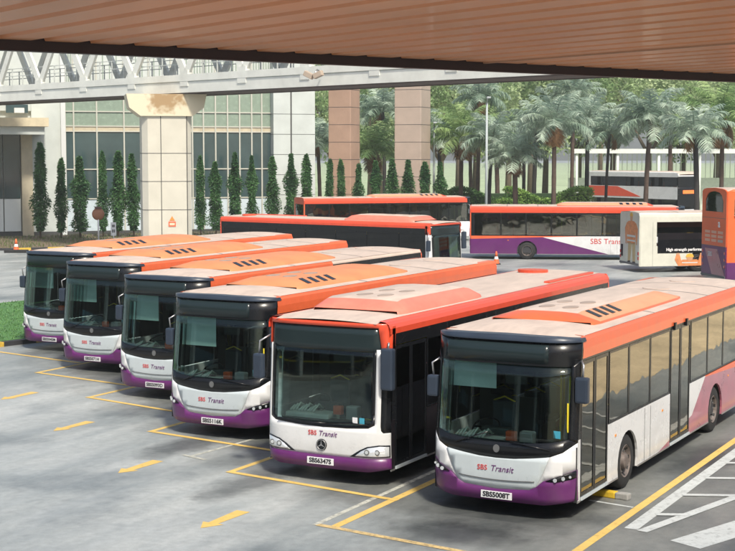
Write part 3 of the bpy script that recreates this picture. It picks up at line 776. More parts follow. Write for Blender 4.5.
def build_double(label, side, front_c, plate):
    root = empty('double_deck_bus', (0, 0, 0), 0, label=label, cat='bus')
    L = 11.2; T = 4.32; B_ = side
    low = DDOR if side == 'rear' else WHITE
    b = MB()
    for s in (-1, 1):
        bot = [(L, .3)] + arch(8.0, .56, .3)[::-1] + arch(2.7, .56, .3)[::-1] + [(.2, .3)]
        b.prism(bot + [(.2, 1.05), (L, 1.05)], 'x', s * 1.25, s * 1.21, PURPLE if low is DDOR else WHITE)
        b.prism([(.2, 1.95), (L, 1.95), (L, 3.02), (.2, 3.02)], 'x', s * 1.25, s * 1.21, low)
        b.prism([(.2, 3.85), (L, 3.85), (L, T - .1), (.2, T - .1)], 'x', s * 1.25, s * 1.21, low)
        b.prism([(L - .5, 1.05), (L, 1.05), (L, 1.95), (L - .5, 1.95)], 'x', s * 1.25, s * 1.21, low)
        b.prism([(L - .35, 3.02), (L, 3.02), (L, 3.85), (L - .35, 3.85)], 'x', s * 1.25, s * 1.21, low)
        if low is WHITE:
            b.prism([(4.5, 2.1), (L, 2.1), (L, 2.98), (7.4, 2.98)], 'x', s * 1.262, s * 1.25, REDOR)
            b.prism([(7.5, .5), (L, .5), (L, 1.04), (9.0, 1.04)], 'x', s * 1.262, s * 1.25, REDOR)
    b.build('side_panel', root)
    if low is DDOR:
        b = MB(); b.prism([(7.2, 2.15), (L - 1.0, 2.15), (L - 1.0, 2.85), (7.2, 2.85)], 'x', -1.262, -1.25, mat('advert_red', (.55, .02, .015), .4)); b.build('advert_panel', root)
    for s in (-1, 1):
        sp = [(.3 + k * 1.5, .3 + k * 1.5 + 1.47) for k in range(7)]
        windows(root, s, [(a, min(c, L - .38)) for a, c in sp], 3.04, 3.83, SIDEG if low is DDOR else DARKG)
        windows(root, s, [(a, min(c, L - .52)) for a, c in sp], 1.07, 1.93, DARKG)
    b = MB(); n = 8; rows = []
    for j, (y, dz) in enumerate([(.1, -.25), (.25, -.08), (.6, 0), (6, 0), (L - .3, 0), (L, -.12)]):
        rows.append([b.b.verts.new((x, y, z + dz)) for x, z in [(-1.25, T - .1), (-1.2, T - .02), (-1.05, T + .02), (0, T + .05), (1.05, T + .02), (1.2, T - .02), (1.25, T - .1)]])
    for A, Bv in zip(rows, rows[1:]):
        for k in range(6):
            f = b.b.faces.new((A[k], A[k + 1], Bv[k + 1], Bv[k])); f.material_index = b.mi(low if k in (0, 5) else ROOF); f.smooth = True
    b.build('roof', root)
    b = MB()
    arc = [(-.92, 3.28), (.92, 3.28), (.92, 3.75)] + [(.92 * math.cos(t), 3.72 + .47 * math.sin(t)) for t in [R(a) for a in range(10, 171, 10)]] + [(-.92, 3.75)]
    # rear wall round the arched window
    for s in (-1, 1):
        b.prism([(s * .92, 3.0), (s * 1.25, 3.0), (s * 1.25, T - .15), (s * 1.1, T - .05), (s * .8, T + .0)] + ([(s * .5, 4.15), (s * .75, 4.03), (s * .92, 3.75)]), 'y', L - .04, L + .02, low)
    b.prism([(-.92, 3.0), (.92, 3.0), (.92, 3.28), (-.92, 3.28)], 'y', L - .04, L + .02, low)
    b.prism([(-.5, 4.15), (0, 4.2), (.5, 4.15), (.8, T), (0, T + .03), (-.8, T)], 'y', L - .04, L + .02, low)
    b.prism([(-1.25, 1.74), (1.25, 1.74), (1.25, 3.0), (-1.25, 3.0)], 'y', L - .04, L + .02, low)
    b.prism([(-1.25, .35), (1.25, .35), (1.25, 1.74), (-1.25, 1.74)], 'y', L - .04, L + .02, PURPLE)
    rp = b.build('rear_panel', root)
    b = MB(); b.prism(arc, 'y', L - .02, L, DARKG); b.build('rear_window', root)
    if low is DDOR:
        b = MB()
        for r in range(3):
            for c in range(3): b.box(-.95 + c * .66, -.95 + c * .66 + .52, L + .02, L + .03, 1.92 + r * .19, 2.04 + r * .19, mat('pale_mark', (.75, .40, .28), .5) if (r + c) else ROOF)
        b.build('louvre', rp)
        text_mesh('fleet_mark', 'a', .5, TXW, face_rear(-.55, L + .03, 2.75), rp, .004, bold=.01)
        b = MB(); b.prism([(-1.2, .4), (.1, .4), (.9, 1.6), (-.4, 1.6)], 'y', L + .02, L + .028, PINK); b.build('plum_stripe', rp)
        text_mesh('rear_lettering', 'SBS', .30, TXW, face_rear(.35, L + .035, 1.35), rp, .003)
        for z in (.8, 1.1, 1.4):
            b = MB(); b.box(-1.18, -1.06, L + .02, L + .035, z, z + .12, REDLENS); b.build('tail_light', rp)
            b = MB(); b.box(1.06, 1.18, L + .02, L + .035, z, z + .12, REDLENS); b.build('tail_light', rp)
    t = MB(); t.box(-1.24, 1.24, L - .02, L + .06, .34, .44, GREY, .02); t.build('rear_bumper', root)
    for z in (1.74, 3.0): t = MB(); t.box(-1.24, 1.24, L + .018, L + .026, z - .008, z + .008, GREY); t.build('panel_joint', rp)
    # front
    Ff = lambda x, z: .05 * (x / 1.25) ** 2 + .12 * (abs(x) / 1.25) ** 7
    curved('front_panel', [([(-1.25, .35), (1.25, .35), (1.25, 1.1), (-1.25, 1.1)], low)], Ff, root)
    curved('display_panel', [([(-1.25, 2.35), (1.25, 2.35), (1.25, 3.0), (-1.25, 3.0)], BLACK)], Ff, root)
    curved('brow_panel', [([(-1.25, 3.9), (1.25, 3.9), (1.25, T - .3), (-1.25, T - .3)], low)], Ff, root)
    curved('windscreen', [([(-1.25, 1.1), (1.25, 1.1), (1.25, 2.35), (-1.25, 2.35)], DARKG)], Ff, root)
    curved('upper_windscreen', [([(-1.25, 3.0), (1.25, 3.0), (1.25, 3.9), (-1.25, 3.9)], DARKG)], Ff, root)
    b = MB(); b.box(-.8, .8, -.012, 0.0, 2.45, 2.75, mat('led_sign', (.6, .12, .03), .5, emit=(1, .22, .04, .7))); b.build('destination_display', root)
    for s in (-1, 1): add_wheel(root, s, 2.7); add_wheel(root, s, 8.0, True)
    b = MB(); b.box(-1.15, 1.15, .4, L - .3, 2.25, 2.35, FLOOR); b.box(-1.15, 1.15, .4, L - .3, .35, .4, FLOOR); b.build('deck_floor', root)
    for y in (2, 3.4, 4.8, 6.2, 7.6, 9.0):
        for x in (-.8, .8): seat(root, x, y, 2.36, SEATR)
    return root

# ------------------------------------------------------------------ placing the buses
YAW = R(-28.1)
AX = Vector((math.cos(YAW), math.sin(YAW), 0)); AY = Vector((-math.sin(YAW), math.cos(YAW), 0))
BAY0 = Vector((.98, 23.71, 0))
def bay(x, y, z=0): return BAY0 + AX * x + AY * y + Vector((0, 0, z))
def put(root, x, y, rz=YAW): root.location = (x, y, 0); root.rotation_euler = (0, 0, rz)
def put_corner(root, x, y): c = Vector((x, y, 0)) + AX * 1.25; put(root, c.x, c.y)
GR = 'purple, white and orange buses parked nose out in the slanted bays'
def set_plate(root, txt):
    for ch in root.children:
        if ch.name.startswith('number_plate'):
            for g in ch.children:
                if g.name.startswith('plate_lettering'):
                    t = text_mesh('tmp', txt, .115, INK, Matrix(), None, .002, bold=.004)
                    g.data = t.data; g.data.name = 'plate_lettering'; bpy.data.objects.remove(t)

A = build_scania('SBS5008T', 'nearest bus at right, long side with two glass doors beside the white hatched paint', group=GR)
old = build_scania('SBS5116K', 'white and purple bus with faded orange roof unit parked directly left of the red-rimmed bus', 'transit', ORANGE, ROOF, (ORANGE2, ORANGE2, ORANGE2, ORANGE2), group=GR, blind=2)
put_corner(A, .98, 23.71); put_corner(old, -4.32, 30.23)
specs = [(-6.2, 34.93, 'SBS5093D', 'white and purple bus with faded orange roof unit, third from the grass island'),
         (-8.53, 39.37, 'SBS5071H', 'white and purple bus with faded orange roof unit, second from the grass island'),
         (-10.59, 43.47, 'SBS5045M', 'leftmost white and purple bus, its nose beside the grass island')]
for x, y, pl, lb in specs:
    o = copy_tree(old); put_corner(o, x, y); o['label'] = lb; set_plate(o, pl)
    if pl == 'SBS5093D':
        for ch in o.children:     # this one wears a black band along the rear roof edge
            if ch.name.startswith('roof_band'):
                me = ch.data.copy(); ch.data = me
                me.materials.append(BLACK); me.materials.append(ROOF)
                bm = bmesh.new(); bm.from_mesh(me)
                bmesh.ops.bisect_plane(bm, geom=bm.verts[:] + bm.edges[:] + bm.faces[:], plane_co=(0, 6.5, 0), plane_no=(0, 1, 0))
                bmesh.ops.bisect_plane(bm, geom=bm.verts[:] + bm.edges[:] + bm.faces[:], plane_co=(0, 0, 2.86), plane_no=(0, 0, 1))
                for f in bm.faces:
                    c = f.calc_center_median()
                    if c.y > 6.5: f.material_index = 1 if c.z < 2.86 else 2
                bm.to_mesh(me); bm.free()
                ch['label'] = 'black band along the rear half of the roof edge'
C5 = build_citaro('SBS6347S', 'bus with red-orange rimmed windscreen and star emblem, left of the nearest bus', GR)
put_corner(C5, -1.92, 26.14)

def along(near_rear, d_deg, L=12.):
    """front-centre position and heading of a bus whose driver's side faces the camera; near_rear is its near rear corner"""
    d = Vector((math.cos(R(d_deg)), math.sin(R(d_deg)), 0)); n = Vector((-d.y, d.x, 0))
    p = Vector((*near_rear, 0)) + d * L + n * 1.25
    return p.x, p.y, R(d_deg + 90)
B9 = build_scania('SBS5120R', 'purple rumped orange topped bus seen side on behind the front row', 'transit_purple', REDOR, ROOF, (PEACH, ROOF, REDOR, REDOR), seats=SEATR, group='side-on buses waiting behind the slanted row')
put(B9, *along((5.74, 80.86), -6))
text_mesh('logo_lettering', 'SBS Transit', .42, TXR, face_side(-1.256, 4.4, 1.02), B9, .003)
B8 = copy_tree(B9); B8['label'] = 'farthest orange topped bus standing in front of the slim clipped trees'
for ch in list(B8.children):
    if ch.name.startswith('logo_lettering') and abs(ch.matrix_local.translation.x) > 1: bpy.data.objects.remove(ch)
put(B8, *along((-4.12, 94.68), 17.9)); set_plate(B8, 'SBS5132B')
B7 = copy_tree(C5); B7['label'] = 'long dark sided bus with red roof edge facing right behind the front row'; B7['group'] = 'side-on buses waiting behind the slanted row'
set_plate(B7, 'SBS6359J'); put(B7, *along((-6.89, 67.98), -36.2))
ad = build_adbus(); put(ad, *along((13.44, 71.5), 12))
dd = build_double('tall orange double decker with arched upper rear window at the right edge', 'rear', None, '')
put(dd, *along((15.87, 64.03), 11.7, 11.2))
dd2 = build_double('white and orange double decker passing behind the palm trees', 'pale', None, '')
put(dd2, *along((XU(588, 133), 133.0), -55, 11.2))

# ------------------------------------------------------------------ ground
def ground_mat():
    m = bpy.data.materials.new('worn_concrete'); m.use_nodes = True; nt = m.node_tree; N = nt.nodes; L = nt.links
    p = N['Principled BSDF']; tc = N.new('ShaderNodeTexCoord')
    m0 = N.new('ShaderNodeMapping'); m0.inputs['Rotation'].default_value = (0, 0, R(28.1)); L.new(tc.outputs['Object'], m0.inputs['Vector'])
    mp = N.new('ShaderNodeMapping'); mp.inputs['Scale'].default_value = (1, .22, 1); L.new(m0.outputs[0], mp.inputs['Vector'])
    def noise(sc_, det, src=mp, rough=.6):
        n = N.new('ShaderNodeTexNoise'); n.inputs['Scale'].default_value = sc_; n.inputs['Detail'].default_value = det; n.inputs['Roughness'].default_value = rough
        L.new(src.outputs[0] if src is mp else tc.outputs['Object'], n.inputs['Vector']); return n
    def ramp(n, a, b, ca, cb):
        r = N.new('ShaderNodeValToRGB'); r.color_ramp.elements[0].position = a; r.color_ramp.elements[1].position = b
        r.color_ramp.elements[0].color = (*ca, 1); r.color_ramp.elements[1].color = (*cb, 1); L.new(n.outputs['Fac'], r.inputs[0]); return r
    def mul(a, b, f=1.):
        x = N.new('ShaderNodeMix'); x.data_type = 'RGBA'; x.blend_type = 'MULTIPLY'; x.inputs[0].default_value = f
        L.new(a, x.inputs[6]); L.new(b, x.inputs[7]); return x.outputs[2]
    base = ramp(noise(.38, 4), .40, .62, (.27, .295, .30), (.42, .44, .435))
    streak = ramp(noise(.6, 5), .34, .52, (.74, .77, .79), (1, 1, 1))
    fine = ramp(noise(6, 6, None, .7), .3, .7, (.82, .82, .82), (1.1, 1.1, 1.1))
    stain = ramp(noise(.28, 5, None, .6), .36, .48, (.68, .70, .72), (1, 1, 1))
    grit = ramp(noise(60, 3, None, .7), .3, .7, (.80, .80, .80), (1.12, 1.12, 1.12))
    c = mul(mul(mul(mul(base.outputs[0], streak.outputs[0]), fine.outputs[0]), stain.outputs[0]), grit.outputs[0])
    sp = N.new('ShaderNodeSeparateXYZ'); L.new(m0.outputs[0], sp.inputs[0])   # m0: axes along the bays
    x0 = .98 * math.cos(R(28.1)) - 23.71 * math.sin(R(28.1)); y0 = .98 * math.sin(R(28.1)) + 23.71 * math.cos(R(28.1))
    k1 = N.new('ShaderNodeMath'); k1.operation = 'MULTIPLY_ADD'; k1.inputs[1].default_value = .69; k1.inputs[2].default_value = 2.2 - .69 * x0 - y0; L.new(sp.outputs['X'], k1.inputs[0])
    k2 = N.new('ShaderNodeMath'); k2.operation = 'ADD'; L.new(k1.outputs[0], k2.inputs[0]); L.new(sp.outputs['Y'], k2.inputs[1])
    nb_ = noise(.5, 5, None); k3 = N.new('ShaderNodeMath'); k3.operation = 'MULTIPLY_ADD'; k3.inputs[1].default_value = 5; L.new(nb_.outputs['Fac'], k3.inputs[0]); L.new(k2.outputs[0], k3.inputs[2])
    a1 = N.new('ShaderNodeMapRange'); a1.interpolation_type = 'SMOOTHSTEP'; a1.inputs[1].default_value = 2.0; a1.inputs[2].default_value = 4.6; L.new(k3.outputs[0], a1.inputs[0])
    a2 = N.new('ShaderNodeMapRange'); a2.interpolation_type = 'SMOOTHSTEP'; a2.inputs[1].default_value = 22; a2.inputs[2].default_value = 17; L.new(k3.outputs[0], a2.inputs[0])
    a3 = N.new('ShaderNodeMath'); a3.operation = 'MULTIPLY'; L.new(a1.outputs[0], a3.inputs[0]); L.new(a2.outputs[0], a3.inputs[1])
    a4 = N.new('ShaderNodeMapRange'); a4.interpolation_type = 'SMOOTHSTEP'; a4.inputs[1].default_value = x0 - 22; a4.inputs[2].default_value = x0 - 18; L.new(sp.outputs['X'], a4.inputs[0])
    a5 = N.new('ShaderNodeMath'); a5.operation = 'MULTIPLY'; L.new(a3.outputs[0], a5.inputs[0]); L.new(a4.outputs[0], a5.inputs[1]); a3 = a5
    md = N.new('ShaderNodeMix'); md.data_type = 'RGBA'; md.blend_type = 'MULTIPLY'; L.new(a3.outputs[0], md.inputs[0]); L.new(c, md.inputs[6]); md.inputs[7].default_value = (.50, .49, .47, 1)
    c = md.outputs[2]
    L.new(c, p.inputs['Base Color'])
    rr = N.new('ShaderNodeMapRange'); rr.inputs[1].default_value = .35; rr.inputs[2].default_value = .65; rr.inputs[3].default_value = .33; rr.inputs[4].default_value = .62
    nn = noise(1.1, 5); L.new(nn.outputs['Fac'], rr.inputs[0]); L.new(rr.outputs[0], p.inputs['Roughness'])
    b = N.new('ShaderNodeBump'); b.inputs['Strength'].default_value = .25; b.inputs['Distance'].default_value = .01
    nb = noise(45, 4, None); L.new(nb.outputs['Fac'], b.inputs['Height']); L.new(b.outputs[0], p.inputs['Normal'])
    return m
GM = ground_mat()
b = MB(); b.face([(-600, -120, 0), (600, -120, 0), (600, 1200, 0), (-600, 1200, 0)], GM); b.build('ground', kind='structure')

def paint(name, col, wear=.5):
    """road paint: worn through to the ground in patches"""
    m = bpy.data.materials.new(name); m.use_nodes = True; nt = m.node_tree; N = nt.nodes; L = nt.links
    p = N['Principled BSDF']; tc = N.new('ShaderNodeTexCoord'); n = N.new('ShaderNodeTexNoise')
    n.inputs['Scale'].default_value = 7; n.inputs['Detail'].default_value = 8; n.inputs['Roughness'].default_value = .75
    g = N.new('ShaderNodeNewGeometry'); L.new(g.outputs['Position'], n.inputs['Vector'])
    r = N.new('ShaderNodeMapRange'); r.inputs[1].default_value = .60 - .22 * wear; r.inputs[2].default_value = .70 - .12 * wear; r.inputs[3].default_value = 1; r.inputs[4].default_value = 1 - .75 * wear
    L.new(n.outputs['Fac'], r.inputs[0])
    v = N.new('ShaderNodeMapRange'); v.inputs[3].default_value = .8; v.inputs[4].default_value = 1.1
    n2 = N.new('ShaderNodeTexNoise'); n2.inputs['Scale'].default_value = 1.7; L.new(g.outputs['Position'], n2.inputs['Vector']); L.new(n2.outputs['Fac'], v.inputs[0])
    s = N.new('ShaderNodeVectorMath'); s.operation = 'SCALE'; s.inputs[0].default_value = col; L.new(v.outputs[0], s.inputs['Scale'])
    L.new(s.outputs[0], p.inputs['Base Color']); L.new(r.outputs[0], p.inputs['Alpha']); p.inputs['Roughness'].default_value = .6
    return m
YP = paint('yellow_road_paint', (.66, .45, .13), .35); YPW = paint('faded_yellow_paint', (.60, .44, .20), .75)
WP = paint('white_road_paint', (.50, .53, .53), .45); WPW = paint('faded_white_paint', (.5, .5, .44), .7)
def strip(name, p, q, w, m, z=.004, world=False, **k):
    f = (lambda a: Vector((a[0], a[1], 0))) if world else (lambda a: bay(*a))
    P, Q = f(p), f(q); d = (Q - P).normalized(); n = Vector((-d.y, d.x, 0)) * w / 2
    b = MB(); L_ = (Q - P).length; N_ = max(1, int(L_ / 3))
    b.face([(v.x, v.y, z) for v in (P - n, Q - n, Q + n, P + n)], m)
    return b.build(name, kind='structure', **k)
def patch(name, pts, m, z=.004, **k):
    b = MB(); b.face([(*bay(*p).xy, z) for p in pts], m); return b.build(name, kind='structure', **k)
xs = [3.11, -.75, -4.40, -8.06, -11.98, -15.75]
for i, x in enumerate(xs):
    y0 = [-3.2, -1.84, .80, 3.30, 6.10, 8.60][i]
    strip('bay_line', (x, y0), (x, 13.2 + y0 * .7 if i else 16.5), .15 if i < 2 else .13, YP, label=None)
fronts = [((-1.05, -1.80), (3.0, -2.33)), ((-4.46, .76), (-.66, .24)), ((-8.12, 3.26), (-4.3, 2.72)), ((-12.05, 6.06), (-8.3, 5.30)), ((-15.8, 8.55), (-12.2, 7.95)), ((-19.6, 11.2), (-15.9, 10.5))]
for i, (p, q) in enumerate(fronts): strip('bay_line', p, q, .13, YP if i else YPW, z=.008)
strip('bay_line', (-1.08, -1.84), (-1.10, 3.2), .10, WPW, z=.004)
strip('bay_line', (-5.85, 1.50), (-5.70, 3.6), .09, WPW, z=.004); strip('bay_line', (-6.05, 1.60), (-5.40, 1.42), .09, WPW, z=.008)
strip('bay_line', (2.2, 1.80), (3.02, 1.66), .07, WP, z=.004)
for k, (x, y) in enumerate([(-2.57, -2.85), (-6.17, -.30), (-9.92, 2.32), (-13.64, 4.80), (-17.3, 7.2)]):
    b = MB()
    def A_(u, v, z=.004): P = bay(x + u, y + v); return (P.x, P.y, z)
    b.face([A_(-.09, .36), A_(.09, .36), A_(.13, 1.24), A_(-.13, 1.24)], YP)
    b.face([A_(0, 0), A_(.20, .36), A_(-.20, .36)], YP)
    b.build('painted_arrow', kind='structure')
# oily stains where the engines and noses stand
SM = bpy.data.materials.new('oil_stain'); SM.use_nodes = True; nt = SM.node_tree; N = nt.nodes; L = nt.links
tc = N.new('ShaderNodeTexCoord'); n = N.new('ShaderNodeTexNoise'); n.inputs['Scale'].default_value = 1.6; n.inputs['Detail'].default_value = 7; n.inputs['Roughness'].default_value = .65
g = N.new('ShaderNodeNewGeometry'); L.new(g.outputs['Position'], n.inputs['Vector'])
le = N.new('ShaderNodeVectorMath'); le.operation = 'LENGTH'; L.new(tc.outputs['Object'], le.inputs[0])
m1 = N.new('ShaderNodeMath'); m1.operation = 'MULTIPLY_ADD'; m1.inputs[1].default_value = -1.0; L.new(le.outputs['Value'], m1.inputs[0]); L.new(n.outputs['Fac'], m1.inputs[2])
mr = N.new('ShaderNodeMapRange'); mr.inputs[1].default_value = -.38; mr.inputs[2].default_value = .18; mr.inputs[3].default_value = 0; mr.inputs[4].default_value = .42; L.new(m1.outputs[0], mr.inputs[0])
L.new(mr.outputs[0], N['Principled BSDF'].inputs['Alpha']); N['Principled BSDF'].inputs['Base Color'].default_value = (.035, .042, .05, 1); N['Principled BSDF'].inputs['Roughness'].default_value = .28
random.seed(5)
for k, (x, y, sx_, sy_) in enumerate([(1.3, .8, 2.0, 2.4), (1.1, -1.2, 1.5, 1.0), (-2.4, 3.0, 2.0, 2.2), (-6.1, 5.2, 2.2, 2.2), (-9.8, 8.2, 2.2, 2.2), (-13.8, 10.6, 2.2, 2.2), (-17.6, 13.4, 2.2, 2.4), (3.0, 6.2, .8, 2.4), (-3.6, .2, .7, 2.2), (-6.6, 2.6, .8, 2.2)]):
    P = bay(x, y); b = MB(); b.face([(-1, -1, 0), (1, -1, 0), (1, 1, 0), (-1, 1, 0)], SM)
    o = b.build('oil_stain', loc=(P.x, P.y, .002), rz=YAW, kind='structure'); o.scale = (sx_, sy_, 1)
# hatched area and zebra at the right
strip('hatch_outline', (3.42, .3), (3.42, 11), .22, WP)
strip('hatch_outline', (3.62, .22), (5.75, 8.9), .18, WP, z=.008)
for y in (1.36, 2.9, 4.38, 5.84, 7.3, 8.75):
    x1 = 3.66 + (y + .35 - .3) * .25
    strip('hatch_bar', (3.5, y), (x1, y + (x1 - 3.5) * .46), .15, WP, z=.012)
patch('zebra_bar', [(4.16, -.08), (4.69, -.33), (6.05, 3.5), (5.5, 3.8)], WP)
patch('zebra_bar', [(5.35, .2), (5.95, -.1), (7.1, 3.6), (6.5, 3.9)], WP)

# unseen tan apron, added for the bus side windows to reflect
b = MB(); apron = mat('added_apron_tan', (.78, .64, .42), .7, noise=.35, nscale=.5)
b.face([(*bay(*p).xy, .004) for p in ((7.6, 2), (30, 2), (30, 42), (6.0, 42), (6.0, 6))], apron); b.build('added_apron', kind='structure')

# wheel stop beside the nearest bus
b = MB(); P = bay(2.45, 2.18)
b.box(-.45, .12, -.08, .08, 0, .11, mat('stop_yellow', (.62, .42, .03), .6, noise=.3, nscale=8), .02); b.box(.12, .36, -.08, .08, 0, .11, mat('stop_grey', (.28, .28, .27), .8, noise=.3, nscale=8), .02)
b.build('wheel_stop', loc=(P.x, P.y, .001), rz=YAW - .15, label='yellow and grey concrete wheel stop by the front wheel of the nearest bus', cat='wheel stop')

# kerbs ---------------------------------------------------------------
KY = mat('kerb_yellow', (.62, .40, .05), .7, noise=.3, nscale=5); KB = mat('kerb_black', (.03, .03, .035), .7, noise=.3, nscale=5)
def kerb(pts, name='kerb', seg=1.0, w=.22, h=.14, phase=0):
    b = MB(); i = phase
    for P, Q in zip(pts, pts[1:]):
        P = Vector((*P, 0)); Q = Vector((*Q, 0)); d = (Q - P); n = max(1, round(d.length / seg)); u = d.normalized(); v = Vector((-u.y, u.x, 0)) * w
        for k in range(n):
            a = P + d * k / n; c = P + d * (k + 1) / n
            m = KY if (i // 1) % 2 else KB; i += 1
            vs = [a, c, c + v, a + v]
            b.prism([(q.x, q.y) for q in vs], 'z', 0, h, m)
    return b.build(name, kind='structure')
def leaves(b, m, n, pos, size, droop=.5, asp=.45):
    i = b.mi(m)
    for _ in range(n):
        c, out = pos()
        d = Vector((random.gauss(0, 1), random.gauss(0, 1), random.gauss(0, .6) - droop)).normalized() + out * .5
        d.normalize(); s = d.orthogonal().normalized(); s = (Matrix.Rotation(random.uniform(0, 6.28), 3, d) @ s)
        L_ = size * random.uniform(.6, 1.3); W_ = L_ * asp
        vs = [b.b.verts.new(c - s * W_ * .2), b.b.verts.new(c + d * L_ * .5 - s * W_ * .5), b.b.verts.new(c + d * L_), b.b.verts.new(c + d * L_ * .5 + s * W_ * .5)]
        f = b.b.faces.new(vs); f.material_index = i
GRASS = leafmat('grass', (.07, .17, .045), (.13, .27, .08), 1.5); LAWN = mat('lawn', (.07, .18, .05), .9, noise=.35, nscale=3)
SOIL = mat('soil', (.16, .12, .08), .9, noise=.4, nscale=4)
def grass_area(poly, z, n, name, m=LAWN, g=GRASS, hmax=.07):
    b = MB(); b.prism(poly, 'z', .0, z, m); b.build(name, kind='structure')
    b = MB(); i = b.mi(g); xs_ = [p[0] for p in poly]; ys_ = [p[1] for p in poly]
    def inside(x, y):
        c = False; j = len(poly) - 1
        for k in range(len(poly)):
            if (poly[k][1] > y) != (poly[j][1] > y) and x < (poly[j][0] - poly[k][0]) * (y - poly[k][1]) / (poly[j][1] - poly[k][1]) + poly[k][0]: c = not c
            j = k
        return c
    k = 0
    while k < n:
        x, y = random.uniform(min(xs_), max(xs_)), random.uniform(min(ys_), max(ys_))
        if not inside(x, y): continue
        k += 1; t = random.uniform(0, 3.14); w = .02; h = random.uniform(.4, 1) * hmax
        b.face([(x - w * math.cos(t), y - w * math.sin(t), z), (x + w * math.cos(t), y + w * math.sin(t), z), (x + random.gauss(0, .03), y + random.gauss(0, .03), z + h)], g)
    b.build('grass', label='short green grass blades', cat='grass', kind='stuff')
isl = [(-22.4, 31.9), (-11.25, 44.35), (-9.9, 46.0), (-9.6, 50.0), (-10.8, 56.0), (-13.4, 56.8), (-14.3, 55.6), (-24, 44.6)]
grass_area(isl, .13, 15000, 'grass_island')
kerb([(-22.6, 31.5), (-11.1, 43.95), (-9.55, 45.8), (-9.25, 50)], 'kerb', phase=1)
verge = [(-60, 84.0), (-21.5, 88.2), (-14, 91.6), (-5, 98.2), (6, 103.5), (30, 108), (60, 111), (60, 121), (0, 118), (-12, 107), (-24, 101.5), (-60, 97)]
grass_area(verge, .13, 22000, 'verge', SOIL, leafmat('ground_cover', (.06, .13, .03), (.15, .17, .05), .9), .22)
kerb([(-60, 83.8), (-21.5, 88.0), (-14, 91.4), (-5, 98.0), (6, 103.3), (30, 107.8), (60, 110.8)], 'kerb')
b = MB(); b.face([(-60, 118, .006), (260, 118, .006), (400, 900, .006), (-300, 900, .006)], mat('far_lawn', (.36, .44, .26), .9, noise=.25, nscale=.08)); b.build('lawn', kind='structure')
b = MB(); b.face([(-5, 119, .012), (160, 117, .012), (160, 134, .012), (-5, 132, .012)], mat('far_road', (.30, .31, .31), .8, noise=.2, nscale=.5)); b.build('road', kind='structure')


# ------------------------------------------------------------------ building at the left
CLAD = mat('pale_cladding', (.52, .56, .54), .55, noise=.12, nscale=.7); TAN = mat('tan_stone', (.50, .44, .32), .65, noise=.2, nscale=1.2)
SPAN = mat('spandrel_glass', (.24, .31, .25), .25, noise=.15, coat=.4); BGL = mat('building_glass', (.05, .085, .09), .06, coat=1, noise=.3, nscale=.4)
BLUEP = mat('pale_blue_panel', (.55, .64, .70), .4, noise=.1); JOINT = mat('joint_dark', (.06, .06, .06), .8); FRAMEB = mat('bronze_mullion', (.48, .48, .42), .5)
BO = Vector((XU(0, 103), 103, 0)); BPH = R(18)
bd = empty('terminal_building', BO, BPH, label='pale terminal building with tall glass bays behind the slim clipped trees', cat='building')
def S(u):
    k = (u - 367.5) / 1450; c, s = math.cos(BPH), math.sin(BPH)
    return (k * 103 - BO.x) / (c - k * s)
sE = S(312)
b = MB(); b.box(-22, sE - 3.4, .3, 14, 0, 17, CLAD); b.box(S(33), S(62), -.12, .3, 0, 16.9, CLAD); b.box(-22, S(70), .02, .3, 8.9, 16.9, CLAD)
b.build('wall', bd)
b = MB(); b.box(S(22), S(33), -.5, .3, 0, 7.6, TAN); b.build('stone_pier', bd)
b = MB(); b.box(S(62), S(66.5), -.35, .3, 0, 16, mat('white_pilaster', (.60, .62, .62), .5)); b.build('pilaster', bd)
b = MB(); b.box(sE - 3.2, sE, -.9, 2.0, 0, 17, CLAD); b.box(sE - 1.9, sE - 1.8, -.93, -.9, 0, 17, JOINT)
for z in (1.3, 2.8, 4.3, 5.8, 7.3, 8.8): b.box(sE - 3.21, sE + .01, -.91, 2.01, z, z + .03, JOINT)
b.build('corner_pier', bd)
b = MB(); b.box(-14, S(46), -3.2, .2, 7.75, 8.35, mat('canopy_cream', (.62, .54, .38), .6, noise=.15)); b.box(-14, S(42), -2.9, .1, 7.2, 7.74, CLAD); b.build('entrance_canopy', bd)
for s0, s1 in ((-8, -4), (-4, S(4)), (S(4), S(21.5))):
    b = MB(); b.box(s0 + .04, s1 - .04, 0., .1, 2.7, 7.2, BGL); b.box(s0 + .04, s1 - .04, -.02, .1, .35, 2.66, mat('door_panel', (.62, .66, .66), .5)); 
    w = b.build('window', bd)
b = MB(); b.box(S(8), S(30), -.06, 0.01, 8.75, 9.35, BGL); b.box(S(16), S(26), -.35, -.07, 8.75, 9.1, mat('condenser', (.6, .6, .6), .5)); b.build('upper_window', bd)
edges = [66.5, 75, 98, 125, 150, 172, 193, 204, 216, 228, 240, 252, 262, 271.5]
